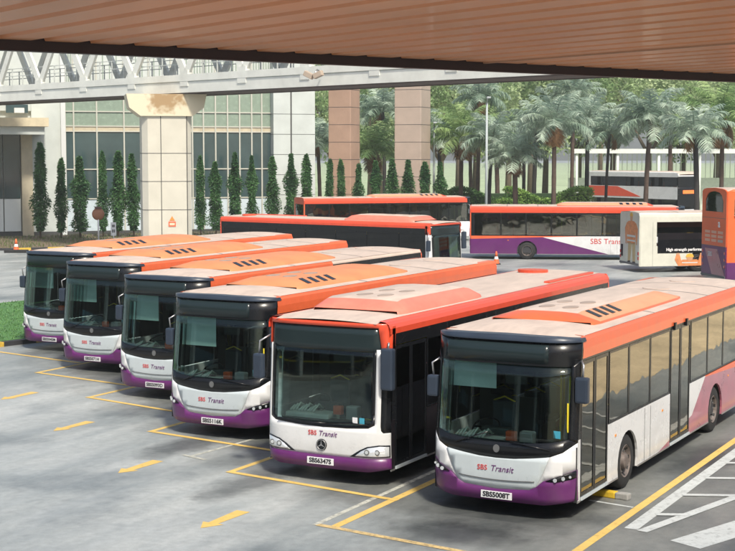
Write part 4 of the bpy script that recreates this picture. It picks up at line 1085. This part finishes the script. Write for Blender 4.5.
for k, (u0, u1) in enumerate(zip(edges, edges[1:])):
    a, c = S(u0), S(u1)
    fr = MB()
    for q in ((a - .05, a + .05, 0, 16), ): fr.box(q[0], q[1], -.12, .1, q[2], q[3], FRAMEB)
    for z in (2.62, 4.75, 7.48, 7.85, 8.9, 10.6): fr.box(a + .05, c - .05, -.09, .1, z - .04, z + .04, FRAMEB)
    o = fr.build('window_bay', bd)
    b = MB(); b.box(a + .05, c - .05, -.02, .02, 2.66, 4.71, BGL); b.box(a + .05, c - .05, -.02, .02, 4.79, 7.44, BGL); b.build('pane', o)
    b = MB(); b.box(a + .05, c - .05, -.03, .02, .3, 2.58, BLUEP); b.build('lower_panel', o)
    b = MB(); b.box(a + .05, c - .05, -.01, .02, 7.89, 8.86, SPAN); b.box(a + .05, c - .05, -.01, .02, 8.94, 10.56, SPAN); b.box(a + .05, c - .05, -.01, .02, 10.64, 16, CLAD); b.box(a + .05, c - .05, -.04, .02, 7.52, 7.81, TAN)
    for t in range(1, 4): b.box(a + (c - a) * t / 4 - .03, a + (c - a) * t / 4 + .03, -.05, .02, 10.7, 15, SPAN)
    b.build('spandrel', o)
b = MB(); b.box(-22, sE - 3.3, -.2, .3, 0, .3, JOINT); b.build('plinth', bd)

# ------------------------------------------------------------------ tall columns right of the building
BR = mat('brown_stone', (.42, .28, .21), .6, noise=.14, nscale=.8); BRP = mat('pink_stone', (.44, .35, .29), .6, noise=.12, nscale=.8)
for (u0, u1, D, m, lb) in ((327.5, 361, 114, BR, 'brown stone column left of the paler one, rising behind the slim trees'), (393, 432, 114, BRP, 'pinkish grey stone column rising behind the slim trees, farthest right')):
    X0, X1 = XU(u0, D), XU(u1, D); w = (X1 - X0)
    b = MB(); f = w * .72; 
    b.box(-f / 2, f / 2, -f / 2, f / 2, 0, 17, m, .06)
    for z in [k * 1.35 for k in range(1, 12)]: b.box(-f / 2 - .006, f / 2 + .006, -f / 2 - .006, f / 2 + .006, z, z + .035, JOINT)
    b.build('stone_column', loc=((X0 + X1) / 2, D, 0), rz=R(-22), label=lb, cat='column')

# ------------------------------------------------------------------ bridge pier
b = MB(); CONC = mat('pier_cladding', (.55, .525, .45), .5, noise=.10, nscale=.8); CAP = mat('pier_cap', (.60, .56, .42), .65, noise=.15, nscale=1.0)
pr = empty('bridge_pier', (XU(165.5, 80), 80, 0), R(12), label='clad square pier with a wide stained cap holding up the footbridge', cat='pier')
w = 1.33; ch = .3
oc = [(-w + ch, -w), (w - ch, -w), (w, -w + ch), (w, w - ch), (w - ch, w), (-w + ch, w), (-w, w - ch), (-w, -w + ch)]
b.prism(oc, 'z', 0, 7.9, CONC); b.build('shaft', pr)
b = MB()
for z in (1.3, 2.82, 4.36, 5.88): b.prism([(x * 1.006, y * 1.006) for x, y in oc], 'z', z, z + .03, JOINT)
for x in (-.35, 1.05): b.box(x, x + .04, -w - .01, -w + .05, 0, 7.9, JOINT)
b.build('cladding_joint', pr)
b = MB()
capm = bpy.data.materials.new('stained_cap'); capm.use_nodes = True; nt = capm.node_tree; N = nt.nodes; L = nt.links
tc = N.new('ShaderNodeTexCoord'); n = N.new('ShaderNodeTexNoise'); n.inputs['Scale'].default_value = 3; n.inputs['Detail'].default_value = 8; L.new(tc.outputs['Object'], n.inputs['Vector'])
vm = N.new('ShaderNodeVectorMath'); vm.operation = 'MULTIPLY'; vm.inputs[1].default_value = (.72, .0, 1.1)
va = N.new('ShaderNodeVectorMath'); va.operation = 'ADD'; va.inputs[1].default_value = (.05, 0, -8.75); L.new(tc.outputs['Object'], va.inputs[0]); L.new(va.outputs[0], vm.inputs[0])
ln = N.new('ShaderNodeVectorMath'); ln.operation = 'LENGTH'; L.new(vm.outputs[0], ln.inputs[0])
ad_ = N.new('ShaderNodeMath'); ad_.operation = 'MULTIPLY_ADD'; ad_.inputs[1].default_value = 1.4; L.new(n.outputs['Fac'], ad_.inputs[0]); L.new(ln.outputs['Value'], ad_.inputs[2])
cr = N.new('ShaderNodeValToRGB'); cr.color_ramp.elements[0].position = .95; cr.color_ramp.elements[1].position = 1.0
cr.color_ramp.elements[0].position = .55; cr.color_ramp.elements[0].color = (.34, .23, .12, 1); cr.color_ramp.elements[1].color = (.62, .56, .42, 1)
sub = N.new('ShaderNodeMath'); sub.operation = 'SUBTRACT'; sub.inputs[1].default_value = .55; L.new(ad_.outputs[0], sub.inputs[0]); L.new(sub.outputs[0], cr.inputs[0])
L.new(cr.outputs[0], N['Principled BSDF'].inputs['Base Color']); N['Principled BSDF'].inputs['Roughness'].default_value = .8
b.prism([(-1.4, 7.9), (1.4, 7.9), (2.0, 8.35), (2.15, 9.08), (-2.15, 9.08), (-2.0, 8.35)], 'y', -1.45, 1.45, capm); b.build('pier_cap', pr)
b = MB(); b.box(.03, .42, -w - .03, -w - .012, 1.93, 2.2, mat('sign_red', (.75, .13, .06), .5)); b.box(.09, .36, -w - .034, -w - .03, 2.0, 2.12, mat('sign_pale', (.8, .55, .4), .5))
b.face([(.08, -w - .02, 2.25), (.37, -w - .02, 2.25), (.225, -w - .02, 2.5)], mat('sign_amber', (.8, .25, .05), .5)); b.build('warning_sign', pr)

# ------------------------------------------------------------------ footbridge
BP = Vector((-23.4, 92.5, 0)); ang = math.atan2(-.714, .70)
br = empty('footbridge', BP, ang, label='long pale footbridge with zigzag truss sides on top of the stained pier', cat='footbridge')
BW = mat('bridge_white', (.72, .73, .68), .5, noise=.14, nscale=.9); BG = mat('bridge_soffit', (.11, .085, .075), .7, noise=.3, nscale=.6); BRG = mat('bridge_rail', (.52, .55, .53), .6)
S0, S1 = -19.4, 63.05
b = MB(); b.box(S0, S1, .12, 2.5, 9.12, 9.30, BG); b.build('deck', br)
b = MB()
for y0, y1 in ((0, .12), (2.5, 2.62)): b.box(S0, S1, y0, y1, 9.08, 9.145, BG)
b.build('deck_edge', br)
b = MB()
for y0, y1 in ((-.05, .11), (2.51, 2.67)):
    b.box(S0, S1, y0, y1, 9.15, 9.72, BW); b.box(S0, S1, y0 - .05, y1 - .02, 9.76, 10.12, BW); b.box(S0, S1, y0 + .02, y1, 9.72, 9.76, BRG)
    b.box(S0, S1, y0, y1, 13.6, 14.0, BW)
b.build('chord', br)
npan = int((S1 - S0) / 4.85)
for side_y in (0, 2.5):
    for k in range(npan + 1):
        s = S0 + k * 4.85
        b = MB()
        if k < npan:
            for a, z0, c, z1 in ((s, 10.1, s + 2.425, 13.7), (s + 2.425, 13.7, s + 4.85, 10.1)):
                d = Vector((c - a, 0, z1 - z0)).normalized(); n = Vector((-d.z, 0, d.x)) * .21
                pts = [(a - n.x, z0 - n.z), (c - n.x, z1 - n.z), (c + n.x, z1 + n.z), (a + n.x, z0 + n.z)]
                b.prism(pts, 'y', side_y, side_y + .16, BW)
        b.box(s - .34, s + .34, side_y - .09, side_y + .2, 9.5, 10.35, BW)
        b.build('truss_panel', br)
b = MB()
for y in (.35, 2.3):
    for z in (10.7, 11.15): b.box(S0, S1, y - .02, y + .02, z, z + .04, BRG)
    s = S0
    while s < S1: b.box(s - .02, s + .02, y - .03, y + .03, 9.4, 11.2, BRG); s += 1.21
b.build('railing', br)
b = MB(); b.box(S0, S1, -.4, 3.0, 14.0, 14.25, BW); b.build('bridge_roof', br)
# floodlight hung on the bridge edge
k = (325 - 367.5) / 1450; s = (92.5 * k + 23.4) / (.7 + .714 * k); P = BP + Vector((.70, -.714, 0)) * s
fl = empty('floodlight', (P.x - .25, P.y - .3, 9.9), R(-30), label='small twin floodlight fixed under the footbridge edge', cat='floodlight')
b = MB(); b.tube([(0, .2, -.1), (0, -.2, .0), (0, -.45, -.25)], .04, STEEL, 6); b.build('bracket', fl)
for x, r in ((-.28, R(25)), (.25, R(-20))):
    b = MB(); b.box(-.25, .25, -.12, .12, -.14, .12, mat('lamp_housing', (.42, .34, .27), .5), .03, Matrix.Translation((x, -.5, -.25)) @ Matrix.Rotation(r, 4, 'Y')); b.build('lamp_head', fl)

# ------------------------------------------------------------------ canopy over the camera
DZ = .70; CZ = 5.88 + DZ
E0 = Vector((-3.24 * DZ, 12.8 * DZ, 0)); E1 = Vector((4.68 * DZ, 18.5 * DZ, 0)); ce = (E1 - E0).normalized(); cn = Vector((-ce.y, ce.x, 0))
can = empty('corrugated_canopy', (E0.x, E0.y, CZ), math.atan2(ce.y, ce.x), label='rust orange ribbed canopy soffit with a dark edge across the top', cat='canopy')
SOF = mat('soffit_orange', (.88, .40, .19), .5, noise=.18, nscale=.35, coat=.12); FAS = mat('fascia_dark', (.035, .02, .02), .5, noise=.3, nscale=2)
b = MB(); pitch = .31; prof = []
x = -22.
while x < 30:
    prof += [(x, 0), (x + pitch * .68, 0), (x + pitch * .78, .055), (x + pitch * .90, .055)]; x += pitch
i = b.mi(SOF); A_ = [b.b.verts.new((p[0], 0.01, p[1])) for p in prof]; B_ = [b.b.verts.new((p[0], -10, p[1])) for p in prof]
for k in range(len(prof) - 1):
    f = b.b.faces.new((A_[k], A_[k + 1], B_[k + 1], B_[k])); f.material_index = i
b.box(-22, 30, -10, .02, .07, .14, FAS)
b.build('soffit', can)
b = MB(); b.box(-22, 30, .02, .10, -.075 * DZ / .8, .22, FAS); b.build('fascia', can)
b = MB()
for x in (-3.1, 3.9, 11): b.box(x - .012, x + .012, -10, .0, -.012, .003, mat('seam', (.62, .38, .25), .5) if 'seam' not in bpy.data.materials else bpy.data.materials['seam'])
b.build('sheet_seam', can)
for px in (-20, 28):
    b = MB(); b.tube([(px, -9.6, -CZ), (px, -9.6, -.01)], .2, STEEL, 12); b.build('support_post', can)

# ------------------------------------------------------------------ planting
random.seed(11)
HL = leafmat('clipped_tree_leaf', (.022, .085, .026), (.08, .20, .06), 1.2); BARK = mat('bark', (.16, .12, .09), .9, noise=.3, nscale=3)
BARKR = mat('palm_bark', (.085, .055, .042), .9, noise=.45, nscale=4); BARKD = mat('dark_bark', (.03, .026, .025), .9, noise=.3, nscale=4)
def slim_mesh(H, seed):
    random.seed(seed); b = MB(); ph = random.uniform(0, 6)
    def pos():
        t = random.random() ** .9; z = .5 + t * (H - .5)
        r = .56 * (min(1, (1 - t) * 2.6) ** .7) * (.84 + .16 * math.sin(z * (2.2 + ph * .3) + ph)) * (1 - .2 * t) * (1 if t > .06 else .55)
        a = random.uniform(0, 6.283); r *= random.uniform(.35, 1.0) * (.8 + .35 * math.sin(a * 2 + z * 2 + ph))
        return Vector((r * math.cos(a), r * math.sin(a), z)), Vector((math.cos(a), math.sin(a), 0))
    leaves(b, HL, int(1300 * H), pos, .155, .9, .42)
    return b
slims = [(39, 144), (60, 160), (79, 158), (102, 153), (117, 152), (133, 155), (200, 157), (215.5, 163), (234.5, 154), (252, 157), (273, 158), (291, 155), (307, 156), (328, 160), (342, 161), (357, 165), (376, 162), (393, 160), (408, 161), (425, 163), (441, 163)]
meshes = {}
nm = {0: 'first slim clipped tree from the left, beside the stone pier of the entrance'}
for i, (u, v) in enumerate(slims):
    D = 98.5 + (u - 38) / 400 * 9; H = ZV(v, D)
    key = (i * 3 + i // 4) % 6
    if key not in meshes:
        cr_ = slim_mesh(6.0, 20 + key); o = cr_.build('crown'); t = MB(); t.tube([(0, 0, 0), (.02, 0, 2), (0, .02, 5.2)], [.06, .05, .015], BARK, 6); tk = t.build('trunk')
        meshes[key] = (o.data, tk.data); bpy.data.objects.remove(o); bpy.data.objects.remove(tk)
    if i < 6: where = 'left of the bridge pier'; idx = i; 
    elif i < 13: where = 'right of the bridge pier'; idx = i - 6
    else: where = 'among the stone columns'; idx = i - 13
    ords = ['first', 'second', 'third', 'fourth', 'fifth', 'sixth', 'seventh', 'eighth']
    r = empty('slim_tree', (XU(u, D), D, .12), random.uniform(0, 6), label=f'{ords[idx]} slim clipped tree from the left, {where}', cat='tree', group='slim column shaped trees in front of the building')
    random.seed(900 + i); sxy = random.uniform(.82, 1.28); r.scale = (sxy, sxy * random.uniform(.9, 1.1), H / 6.0); r.rotation_euler = (random.gauss(0, .015), random.gauss(0, .02), random.uniform(0, 6.28))
    for nme, me in (('crown', meshes[key][0]), ('trunk', meshes[key][1])):
        c = bpy.data.objects.new(nme, me); COL.objects.link(c); c.parent = r

PL1 = leafmat('palm_leaf_silver', (.25, .35, .27), (.52, .61, .50), .35, .45, .45); PL2 = leafmat('palm_leaf_green', (.17, .30, .11), (.42, .54, .24), .4, .5, .45)
DEADF = leafmat('dead_frond', (.22, .11, .05), (.36, .20, .08), .8)
def palm_crown(seed, nf, Rr, m, drooping=.9, dead=3):
    random.seed(seed); b = MB()
    for k in range(nf + dead):
        az = k * 2.39996 + random.uniform(-.2, .2); isdead = k >= nf
        el = R(84) - (k / nf) ** .9 * R(92) if not isdead else R(random.uniform(-60, -45))
        Lf = Rr * random.uniform(.85, 1.12) * (.6 if isdead else 1); mm = DEADF if isdead else m
        h = Vector((math.cos(az), math.sin(az), 0)); p = Vector((h.x * .12, h.y * .12, 0)); pts = [p.copy()]; nseg = 9; e = el
        for s in range(nseg):
            d = h * math.cos(e) + Vector((0, 0, math.sin(e))); p = p + d * Lf / nseg; pts.append(p.copy()); e -= drooping * (.09 + .05 * s / 2) * random.uniform(.8, 1.2)
        b.tube(pts, [.045 * (1 - .8 * q / nseg) for q in range(nseg + 1)], mm, 4, cap=False)
        side = Vector((-h.y, h.x, 0)); i = b.mi(mm)
        nl = 44
        for q in range(nl):
            t = .14 + .86 * q / nl; f = t * nseg; a = int(min(f, nseg - 1)); c = pts[a].lerp(pts[a + 1], f - a); d = (pts[a + 1] - pts[a]).normalized(); up = side.cross(d)
            ll = Rr * .30 * math.sin(math.pi * (.12 + .8 * t)) ** .7
            for sg in (-1, 1):
                v = (side * sg * .85 + d * .55 + up * random.uniform(-.1, .8)).normalized()
                tip = c + v * ll + Vector((0, 0, -ll * random.uniform(.0, .38))); mid = c + v * ll * .55; w = d * .026
                f_ = b.b.faces.new([b.b.verts.new(c - w), b.b.verts.new(mid - w * 1.2), b.b.verts.new(tip), b.b.verts.new(mid + w * 1.2), b.b.verts.new(c + w)]); f_.material_index = i
    o = b.build('crown'); me = o.data; bpy.data.objects.remove(o); return me
crowns = [palm_crown(1, 24, 2.9, PL1, .75), palm_crown(2, 20, 2.7, PL2, .85, 2), palm_crown(3, 26, 3.0, PL1, .65, 4), palm_crown(4, 22, 2.8, PL1, .8, 1), palm_crown(5, 23, 3.1, PL2, .7, 3), palm_crown(6, 19, 2.6, PL1, .95, 2)]
def trunk_mesh(H, r, m, seed):
    random.seed(seed); b = MB(); n = 12; bx, by = random.uniform(-.25, .25), random.uniform(-.25, .25)
    pts = [(bx * (k / n) ** 2, by * (k / n) ** 2, H * k / n) for k in range(n + 1)]
    b.tube(pts, [r * (1.25 - .25 * min(1, k / 2)) * (1 - .15 * k / n) * (1 + .04 * (-1) ** k) for k in range(n + 1)], m, 10)
    return b, Vector(pts[-1])
PALMS = [ # u, v of crown base, distance, trunk radius, crown, scale, bark, label
 (554, 124, 106, .26, 0, 1.05, BARKR, 'tall palm with dark trunk and silvery crown in front of the green hedge'),
 (516, 156, 108, .30, 2, .85, BARKR, 'short palm with thick brown trunk and orange frond bases'),
 (646, 120, 108, .27, 3, 1.15, BARKR, 'palm with straight brown trunk crossing the middle of the far double decker'),
 (587, 122, 116, .27, 0, 1.1, BARKD, 'palm with black trunk just right of the green hedge'),
 (606, 134, 112, .18, 1, .9, BARKD, 'slender palm with thin black trunk at the back end of the far double decker'),
 (698, 132, 98, .28, 2, 1.0, BARKD, 'palm with grey trunk just left of the orange double decker'),
 (489, 140, 112, .22, 3, 1.05, BARKD, 'palm with slim dark trunk next to the pale lamp post'),
 (498, 138, 124, .30, 2, 1.15, BARKR, 'palm with reddish trunk right of the pale lamp post'),
 (461, 136, 116, .26, 0, 1.0, BARKR, 'palm with mid brown trunk left of the pale lamp post'),
 (471, 130, 134, .26, 1, 1.2, BARKR, 'farther thin palm half hidden left of the pale lamp post'),
 (440, 134, 124, .24, 3, 1.1, BARKD, 'palm with dark trunk against the pinkish stone column'),
 (524, 132, 130, .24, 0, 1.2, BARKD, 'dark trunked palm behind the short thick palm'),
 (534, 128, 124, .28, 3, 1.15, BARKD, 'dark trunked palm between the short thick palm and the tall front palm'),
 (670, 112, 128, .26, 2, 1.1, BARKR, 'tall palm standing behind the front end of the far double decker'),
 (722, 118, 112, .26, 0, 1.2, BARKR, 'palm whose crown fills the right edge above the orange double decker'),
 (374, 150, 122, .25, 1, 1.0, BARKR, 'palm seen in the gap between the two stone columns'),
 (320, 140, 124, .24, 1, 1.0, BARKR, 'palm seen in the gap between the building and the brown column'),
 (385, 112, 130, .25, 2, 1.1, BARKD, 'taller palm rising behind the gap between the stone columns'),
 (572, 96, 128, .26, 3, 1.05, BARKR, 'high crowned palm standing behind the right end of the green hedge'),
 (478, 98, 128, .26, 0, 1.05, BARKR, 'high crowned palm above the pale lamp post'),
]
for i, (u, v, D, rr, ci, s, bark, lb) in enumerate(PALMS):
    H = ZV(v, D); r = empty('palm_tree', (XU(u, D), D, 0), label=lb, cat='palm tree', group='palm trees behind the waiting buses')
    b, top = trunk_mesh(H, rr * .72, bark, 50 + i); b.build('trunk', r)
    c = bpy.data.objects.new('crown', crowns[(ci + i * 5) % 6 if i > 2 else ci]); COL.objects.link(c); c.parent = r; c.location = top; c.rotation_euler = (0, 0, random.uniform(0, 6.28)); c.scale = (s, s, s)
# bushes / hedges
def hedge(x0, x1, y0, y1, h, n, m, lb, seed):
    random.seed(seed); r = empty('hedge', ((x0 + x1) / 2, (y0 + y1) / 2, 0), label=lb, cat='hedge')
    b = MB(); W_, Dp = x1 - x0, y1 - y0
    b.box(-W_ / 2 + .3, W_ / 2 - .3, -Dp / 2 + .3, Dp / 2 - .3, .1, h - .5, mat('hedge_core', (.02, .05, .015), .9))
    def pos():
        a = random.random()
        x = random.uniform(-W_ / 2, W_ / 2); z = random.uniform(.1, 1) * h * (.86 + .14 * math.sin(x * 1.1 + seed)); y = random.uniform(-Dp / 2, Dp / 2)
        if a < .6: y = -Dp / 2 + random.uniform(0, .35)
        elif a < .95: z = h * (.86 + .14 * math.sin(x * 1.1 + seed)) - random.uniform(0, .3)
        return Vector((x, y, z)), Vector((0, -.3, .4))
    leaves(b, m, n, pos, .22, -.2, .5); b.build('foliage', r)
HG1 = leafmat('hedge_leaf', (.12, .25, .05), (.30, .46, .11), .5); HG2 = leafmat('hedge_leaf_dark', (.08, .18, .05), (.18, .32, .09), .5)
hedge(XU(436, 119), XU(520, 119), 118, 120.5, 3.1, 9000, HG2, 'dark green clipped hedge on the left under the palms', 3)
hedge(XU(505, 116), XU(592, 116), 115, 117.2, 3.2, 9000, HG1, 'bright green clipped hedge on the right under the palms', 5)
hedge(XU(450, 114), XU(565, 114), 113.6, 114.8, 2.3, 7000, HG1, 'low light green hedge in front of the taller ones', 8)

# broadleaf trees beyond
def crown_mesh(seed, Rr, H, m, n=9500):
    random.seed(seed); b = MB(); cl = []
    for k in range(26):
        a = random.uniform(0, 6.283); q = random.random() ** .5; z = random.uniform(-.5, .5)
        cl.append((Vector((Rr * q * math.cos(a) * math.sqrt(1 - z * z), Rr * q * math.sin(a) * math.sqrt(1 - z * z), z * H)), Rr * random.uniform(.22, .42)))
    def pos():
        c, r = random.choice(cl); v = Vector((random.gauss(0, 1), random.gauss(0, 1), random.gauss(0, 1))).normalized()
        return c + v * r * random.uniform(.6, 1.05), v
    leaves(b, m, n, pos, .42, .2, .55)
    o = b.build('crown'); me = o.data; bpy.data.objects.remove(o); return me
T1 = leafmat('tree_leaf_pale', (.26, .38, .17), (.50, .58, .34), .25, .5, .45); T2 = leafmat('tree_leaf_mid', (.18, .30, .12), (.40, .50, .25), .25, .5, .45)
tm = [crown_mesh(31, 6.0, 9, T1), crown_mesh(32, 5.5, 10, T2), crown_mesh(33, 6.5, 8.5, T1)]
lbs = {0: 'pale green broadleaf tree', 1: 'mid green broadleaf tree', 2: 'wide pale broadleaf tree'}
spots = [(440, 150, 11), (475, 158, 12.5), (508, 150, 11.5), (545, 160, 12), (578, 152, 12.5), (612, 160, 12), (648, 152, 12.5), (682, 160, 12), (716, 150, 12), (752, 156, 12), (405, 156, 12), (370, 150, 10.5), (330, 156, 12), (458, 176, 17), (530, 180, 18), (600, 178, 18), (670, 180, 17.5), (740, 178, 17), (380, 178, 16)]
where = ['left edge of the palms', 'pale lamp post', 'short thick palm', 'tall front palm', 'black trunked palm', 'thin black trunked palm', 'middle of the far double decker', 'front of the far double decker', 'orange double decker', 'right edge of the view', 'pinkish column', 'gap between the stone columns', 'gap beside the building']
for i, (u, D, zc) in enumerate(spots):
    ci = i % 3; hw = 'behind the ' if i < 13 else ('towering far behind the ' if i < 19 else 'low and far behind the ')
    wh = where[i] if i < 13 else where[[1, 2, 4, 6, 8, 11, 2, 3, 6, 8, 10][i - 13]]
    r = empty('broadleaf_tree', (XU(u, D), D, 0), label=f'{lbs[ci]} {hw}{wh}', cat='tree', group='broadleaf trees far behind the palms')
    random.seed(200 + i); s = random.uniform(.9, 1.15)
    t = MB(); t.tube([(0, 0, 0), (.1, 0, zc * .4), (.2, .1, zc * .75)], [.38, .3, .18], BARK, 8)
    for k in range(4):
        a = k * 1.6 + i; t.tube([(.1, 0, zc * .45), (2 * math.cos(a), 2 * math.sin(a), zc * .75), (3.4 * math.cos(a), 3.4 * math.sin(a), zc * .95)], [.2, .12, .05], BARK, 6)
    t.build('trunk', r)
    c = bpy.data.objects.new('crown', tm[ci]); COL.objects.link(c); c.parent = r; c.location = (0, 0, zc); c.rotation_euler = (0, 0, i * 1.3); c.scale = (s, s, s)
for k, (u, D) in enumerate([(8, 100)]): pass

# ------------------------------------------------------------------ shelter, lamp posts, small things
WS_ = mat('shelter_white', (.66, .68, .66), .5, noise=.1)
sh = empty('covered_walkway', (XU(572, 146), 146, 0), R(-2), label='long white covered walkway roof beyond the far double decker', cat='shelter')
b = MB(); b.box(0, 34, 0, 4, 5.9, 6.35, WS_); b.build('roof', sh)
for k in range(9):
    b = MB(); b.tube([(.5 + k * 4.1, .3, 0), (.5 + k * 4.1, .3, 5.9)], .13, WS_, 8); b.build('post', sh)
b = MB(); b.box(0, 34, 3.7, 3.8, .0, 3.4, mat('screen', (.55, .58, .54), .7, noise=.2)); 
for k in range(68): b.box(k * .5, k * .5 + .06, 3.6, 3.7, 3.4, 5.9, WS_)
b.build('slatted_screen', sh)
POLE = mat('pole_grey', (.36, .40, .41), .5)
for u, D, H, lb in ((486.5, 104, 9.5, 'pale grey lamp post rising through the palm crowns'), (434, 116, 8.0, 'thin pale post beside the pinkish stone column')):
    r = empty('lamp_post', (XU(u, D), D, 0), label=lb, cat='lamp post')
    b = MB(); b.tube([(0, 0, 0), (0, 0, H)], [.11, .075], POLE, 10); b.build('pole', r)
    b = MB(); b.tube([(0, 0, H - .05), (0, -.6, H + .25), (0, -1.2, H + .3)], .05, POLE, 8); b.build('arm', r)
    b = MB(); b.box(-.14, .14, -1.75, -1.15, H + .24, H + .36, POLE, .03); b.build('lamp_head', r)
# small fan on the left verge: convex mirror, notice post, cones
D = 92.; r = empty('traffic_mirror', (XU(97.5, D), D, .1), R(20), label='round traffic mirror with brown back on a white post by the kerb', cat='traffic mirror')
b = MB(); b.tube([(0, 0, 0), (0, 0, 2.0)], .05, PLATE, 8); b.build('post', r)
b = MB(); b.tube([(0, -.10, 1.95), (0, -.04, 1.95), (0, .03, 1.95)], [.10, .36, .40], mat('mirror_back', (.30, .13, .07), .6), 18); b.build('mirror_disc', r)
b = MB(); b.box(-.22, .22, -.12, .1, 2.3, 2.42, mat('mirror_hood', (.10, .05, .04), .6), .03); b.build('hood', r)
D = 92.5; r = empty('notice_post', (XU(112.5, D), D, .1), R(5), label='small white notice board on a short post beside the traffic mirror', cat='sign')
b = MB(); b.tube([(0, 0, 0), (0, 0, 1.0)], .04, PLATE, 8); b.build('post', r)
b = MB(); b.box(-.17, .17, -.03, .01, .55, 1.4, PLATE, .01); b.build('board', r)
b = MB(); b.box(-.09, .09, -.036, -.031, 1.1, 1.25, GREY); b.box(-.09, .09, -.036, -.031, .75, .95, GREY); b.build('symbol', r)
CO = mat('cone_orange', (.80, .14, .04), .5, noise=.1); CW = mat('cone_white', (.75, .75, .75), .5)
def cone(x, y, s, lb):
    r = empty('traffic_cone', (x, y, .002), label=lb, cat='traffic cone', group='orange traffic cones')
    b = MB(); b.tube([(0, 0, .04), (0, 0, .28)], [.17, .115], CO, 16, cap=False); b.tube([(0, 0, .42), (0, 0, .70)], [.085, .03], CO, 16); b.build('cone_body', r)
    b = MB(); b.tube([(0, 0, .28), (0, 0, .42)], [.118, .088], CW, 16, cap=False); b.build('white_band', r)
    b = MB(); b.box(-.22, .22, -.22, .22, 0, .045, RUBBER, .01); b.build('base', r)
    r.scale = (s, s, s)
cone(XU(14.5, 87), 87, 1.1, 'orange traffic cone on the far road by the entrance')
cone(XU(497, 77), 77, 1.0, 'orange traffic cone on the ground at the tail of the side-on bus')
b = MB(); b.box(-.7, .7, -.2, .2, 0, .18, RUBBER, .04); b.build('rubber_kerb_block', loc=(XU(14.5, 86), 86, .002), label='dark rubber block on the road in front of the entrance cone', cat='road block')

# unseen concourse, added at the left so the windscreens have something to reflect
cc = empty('added_concourse', (-27, -8, 0), 0, label='unseen concourse added left of the yard, mirrored in the windscreens', cat='building')
CCW = mat('added_concourse_wall', (.22, .24, .23), .7, noise=.3, nscale=.3); CCD = mat('added_concourse_dark', (.03, .035, .035), .6)
b = MB(); b.box(-10, -9, -55, 45, 0, 13, CCW); b.box(-9, 1, -55, 45, 5.6, 6.4, CCW); b.build('roof', cc)
b = MB(); b.box(-8.99, -8.9, -54, 44, .1, 5.5, CCD); b.build('back_wall', cc)
b = MB(); b.box(-8.9, .8, -54, 44, 0, .15, mat('added_concourse_floor', (.36, .34, .30), .6, noise=.2)); b.build('platform', cc)
b = MB()
for z in (.55, 1.05): b.box(-2.0, -1.95, -52, 42, z, z + .06, YELLOWP)
b.build('added_queue_rail', cc)
for k in range(8):
    b = MB(); b.box(-5.6, -5.4, -50 + k * 12, -46 + k * 12, 2.9, 3.5, mat('added_hanging_sign', (.12, .25, .35), .5) if 'added_hanging_sign' not in bpy.data.materials else bpy.data.materials['added_hanging_sign']); b.build('added_hanging_board', cc)
for k in range(13):
    b = MB(); b.box(-.3, .3, -52 + k * 8, -51.4 + k * 8, 0, 5.6, CLAD); b.build('column', cc)
# light haze filling the yard
HZ = bpy.data.materials.new('haze_air'); HZ.use_nodes = True; nt = HZ.node_tree
for n in list(nt.nodes):
    if n.type == 'BSDF_PRINCIPLED': nt.nodes.remove(n)
pv = nt.nodes.new('ShaderNodeVolumePrincipled'); pv.inputs['Color'].default_value = (.93, .97, .95, 1); pv.inputs['Density'].default_value = HAZE; pv.inputs['Anisotropy'].default_value = .2
nt.links.new(pv.outputs[0], nt.nodes['Material Output'].inputs['Volume'])
if HAZE > 0:
    b = MB(); b.box(-700, 700, -200, 1300, -1, 32, HZ); b.build('haze', kind='stuff')

# ------------------------------------------------------------------ sky, sun, camera
w = bpy.data.worlds.new('World'); sc.world = w; w.use_nodes = True; nt = w.node_tree
sky = nt.nodes.new('ShaderNodeTexSky'); sky.sky_type = 'NISHITA'; sky.sun_disc = False
SV_ = Vector((.24, -.70, .92)).normalized()
sky.sun_elevation = math.asin(SV_.z); sky.sun_rotation = math.atan2(SV_.x, SV_.y)
sky.air_density = 1.2; sky.dust_density = 3.5; sky.ozone_density = 1.2
bg = nt.nodes['Background']; bg.inputs[1].default_value = .11
nt.links.new(sky.outputs[0], bg.inputs[0])
sl = bpy.data.lights.new('sun', 'SUN'); sl.energy = 3.5; sl.angle = R(6); sl.color = (1, .93, .80)
so = bpy.data.objects.new('sun', sl); COL.objects.link(so); so.rotation_euler = SV_.to_track_quat('Z', 'Y').to_euler()
cam = bpy.data.cameras.new('camera'); cam.sensor_width = 36; cam.lens = 1450 / 735 * 36; cam.clip_end = 3000; cam.clip_start = .1
co = bpy.data.objects.new('camera', cam); COL.objects.link(co); co.location = (0, 0, 5.88); co.rotation_euler = (R(90) - math.atan2(122, 1450), 0, 0)
sc.camera = co
sc.view_settings.view_transform = 'Standard'; sc.view_settings.look = 'None'; sc.view_settings.exposure = .52; sc.view_settings.gamma = 1
sc.cycles.max_bounces = 8; sc.cycles.transparent_max_bounces = 24; sc.cycles.glossy_bounces = 4; sc.cycles.use_denoising = True
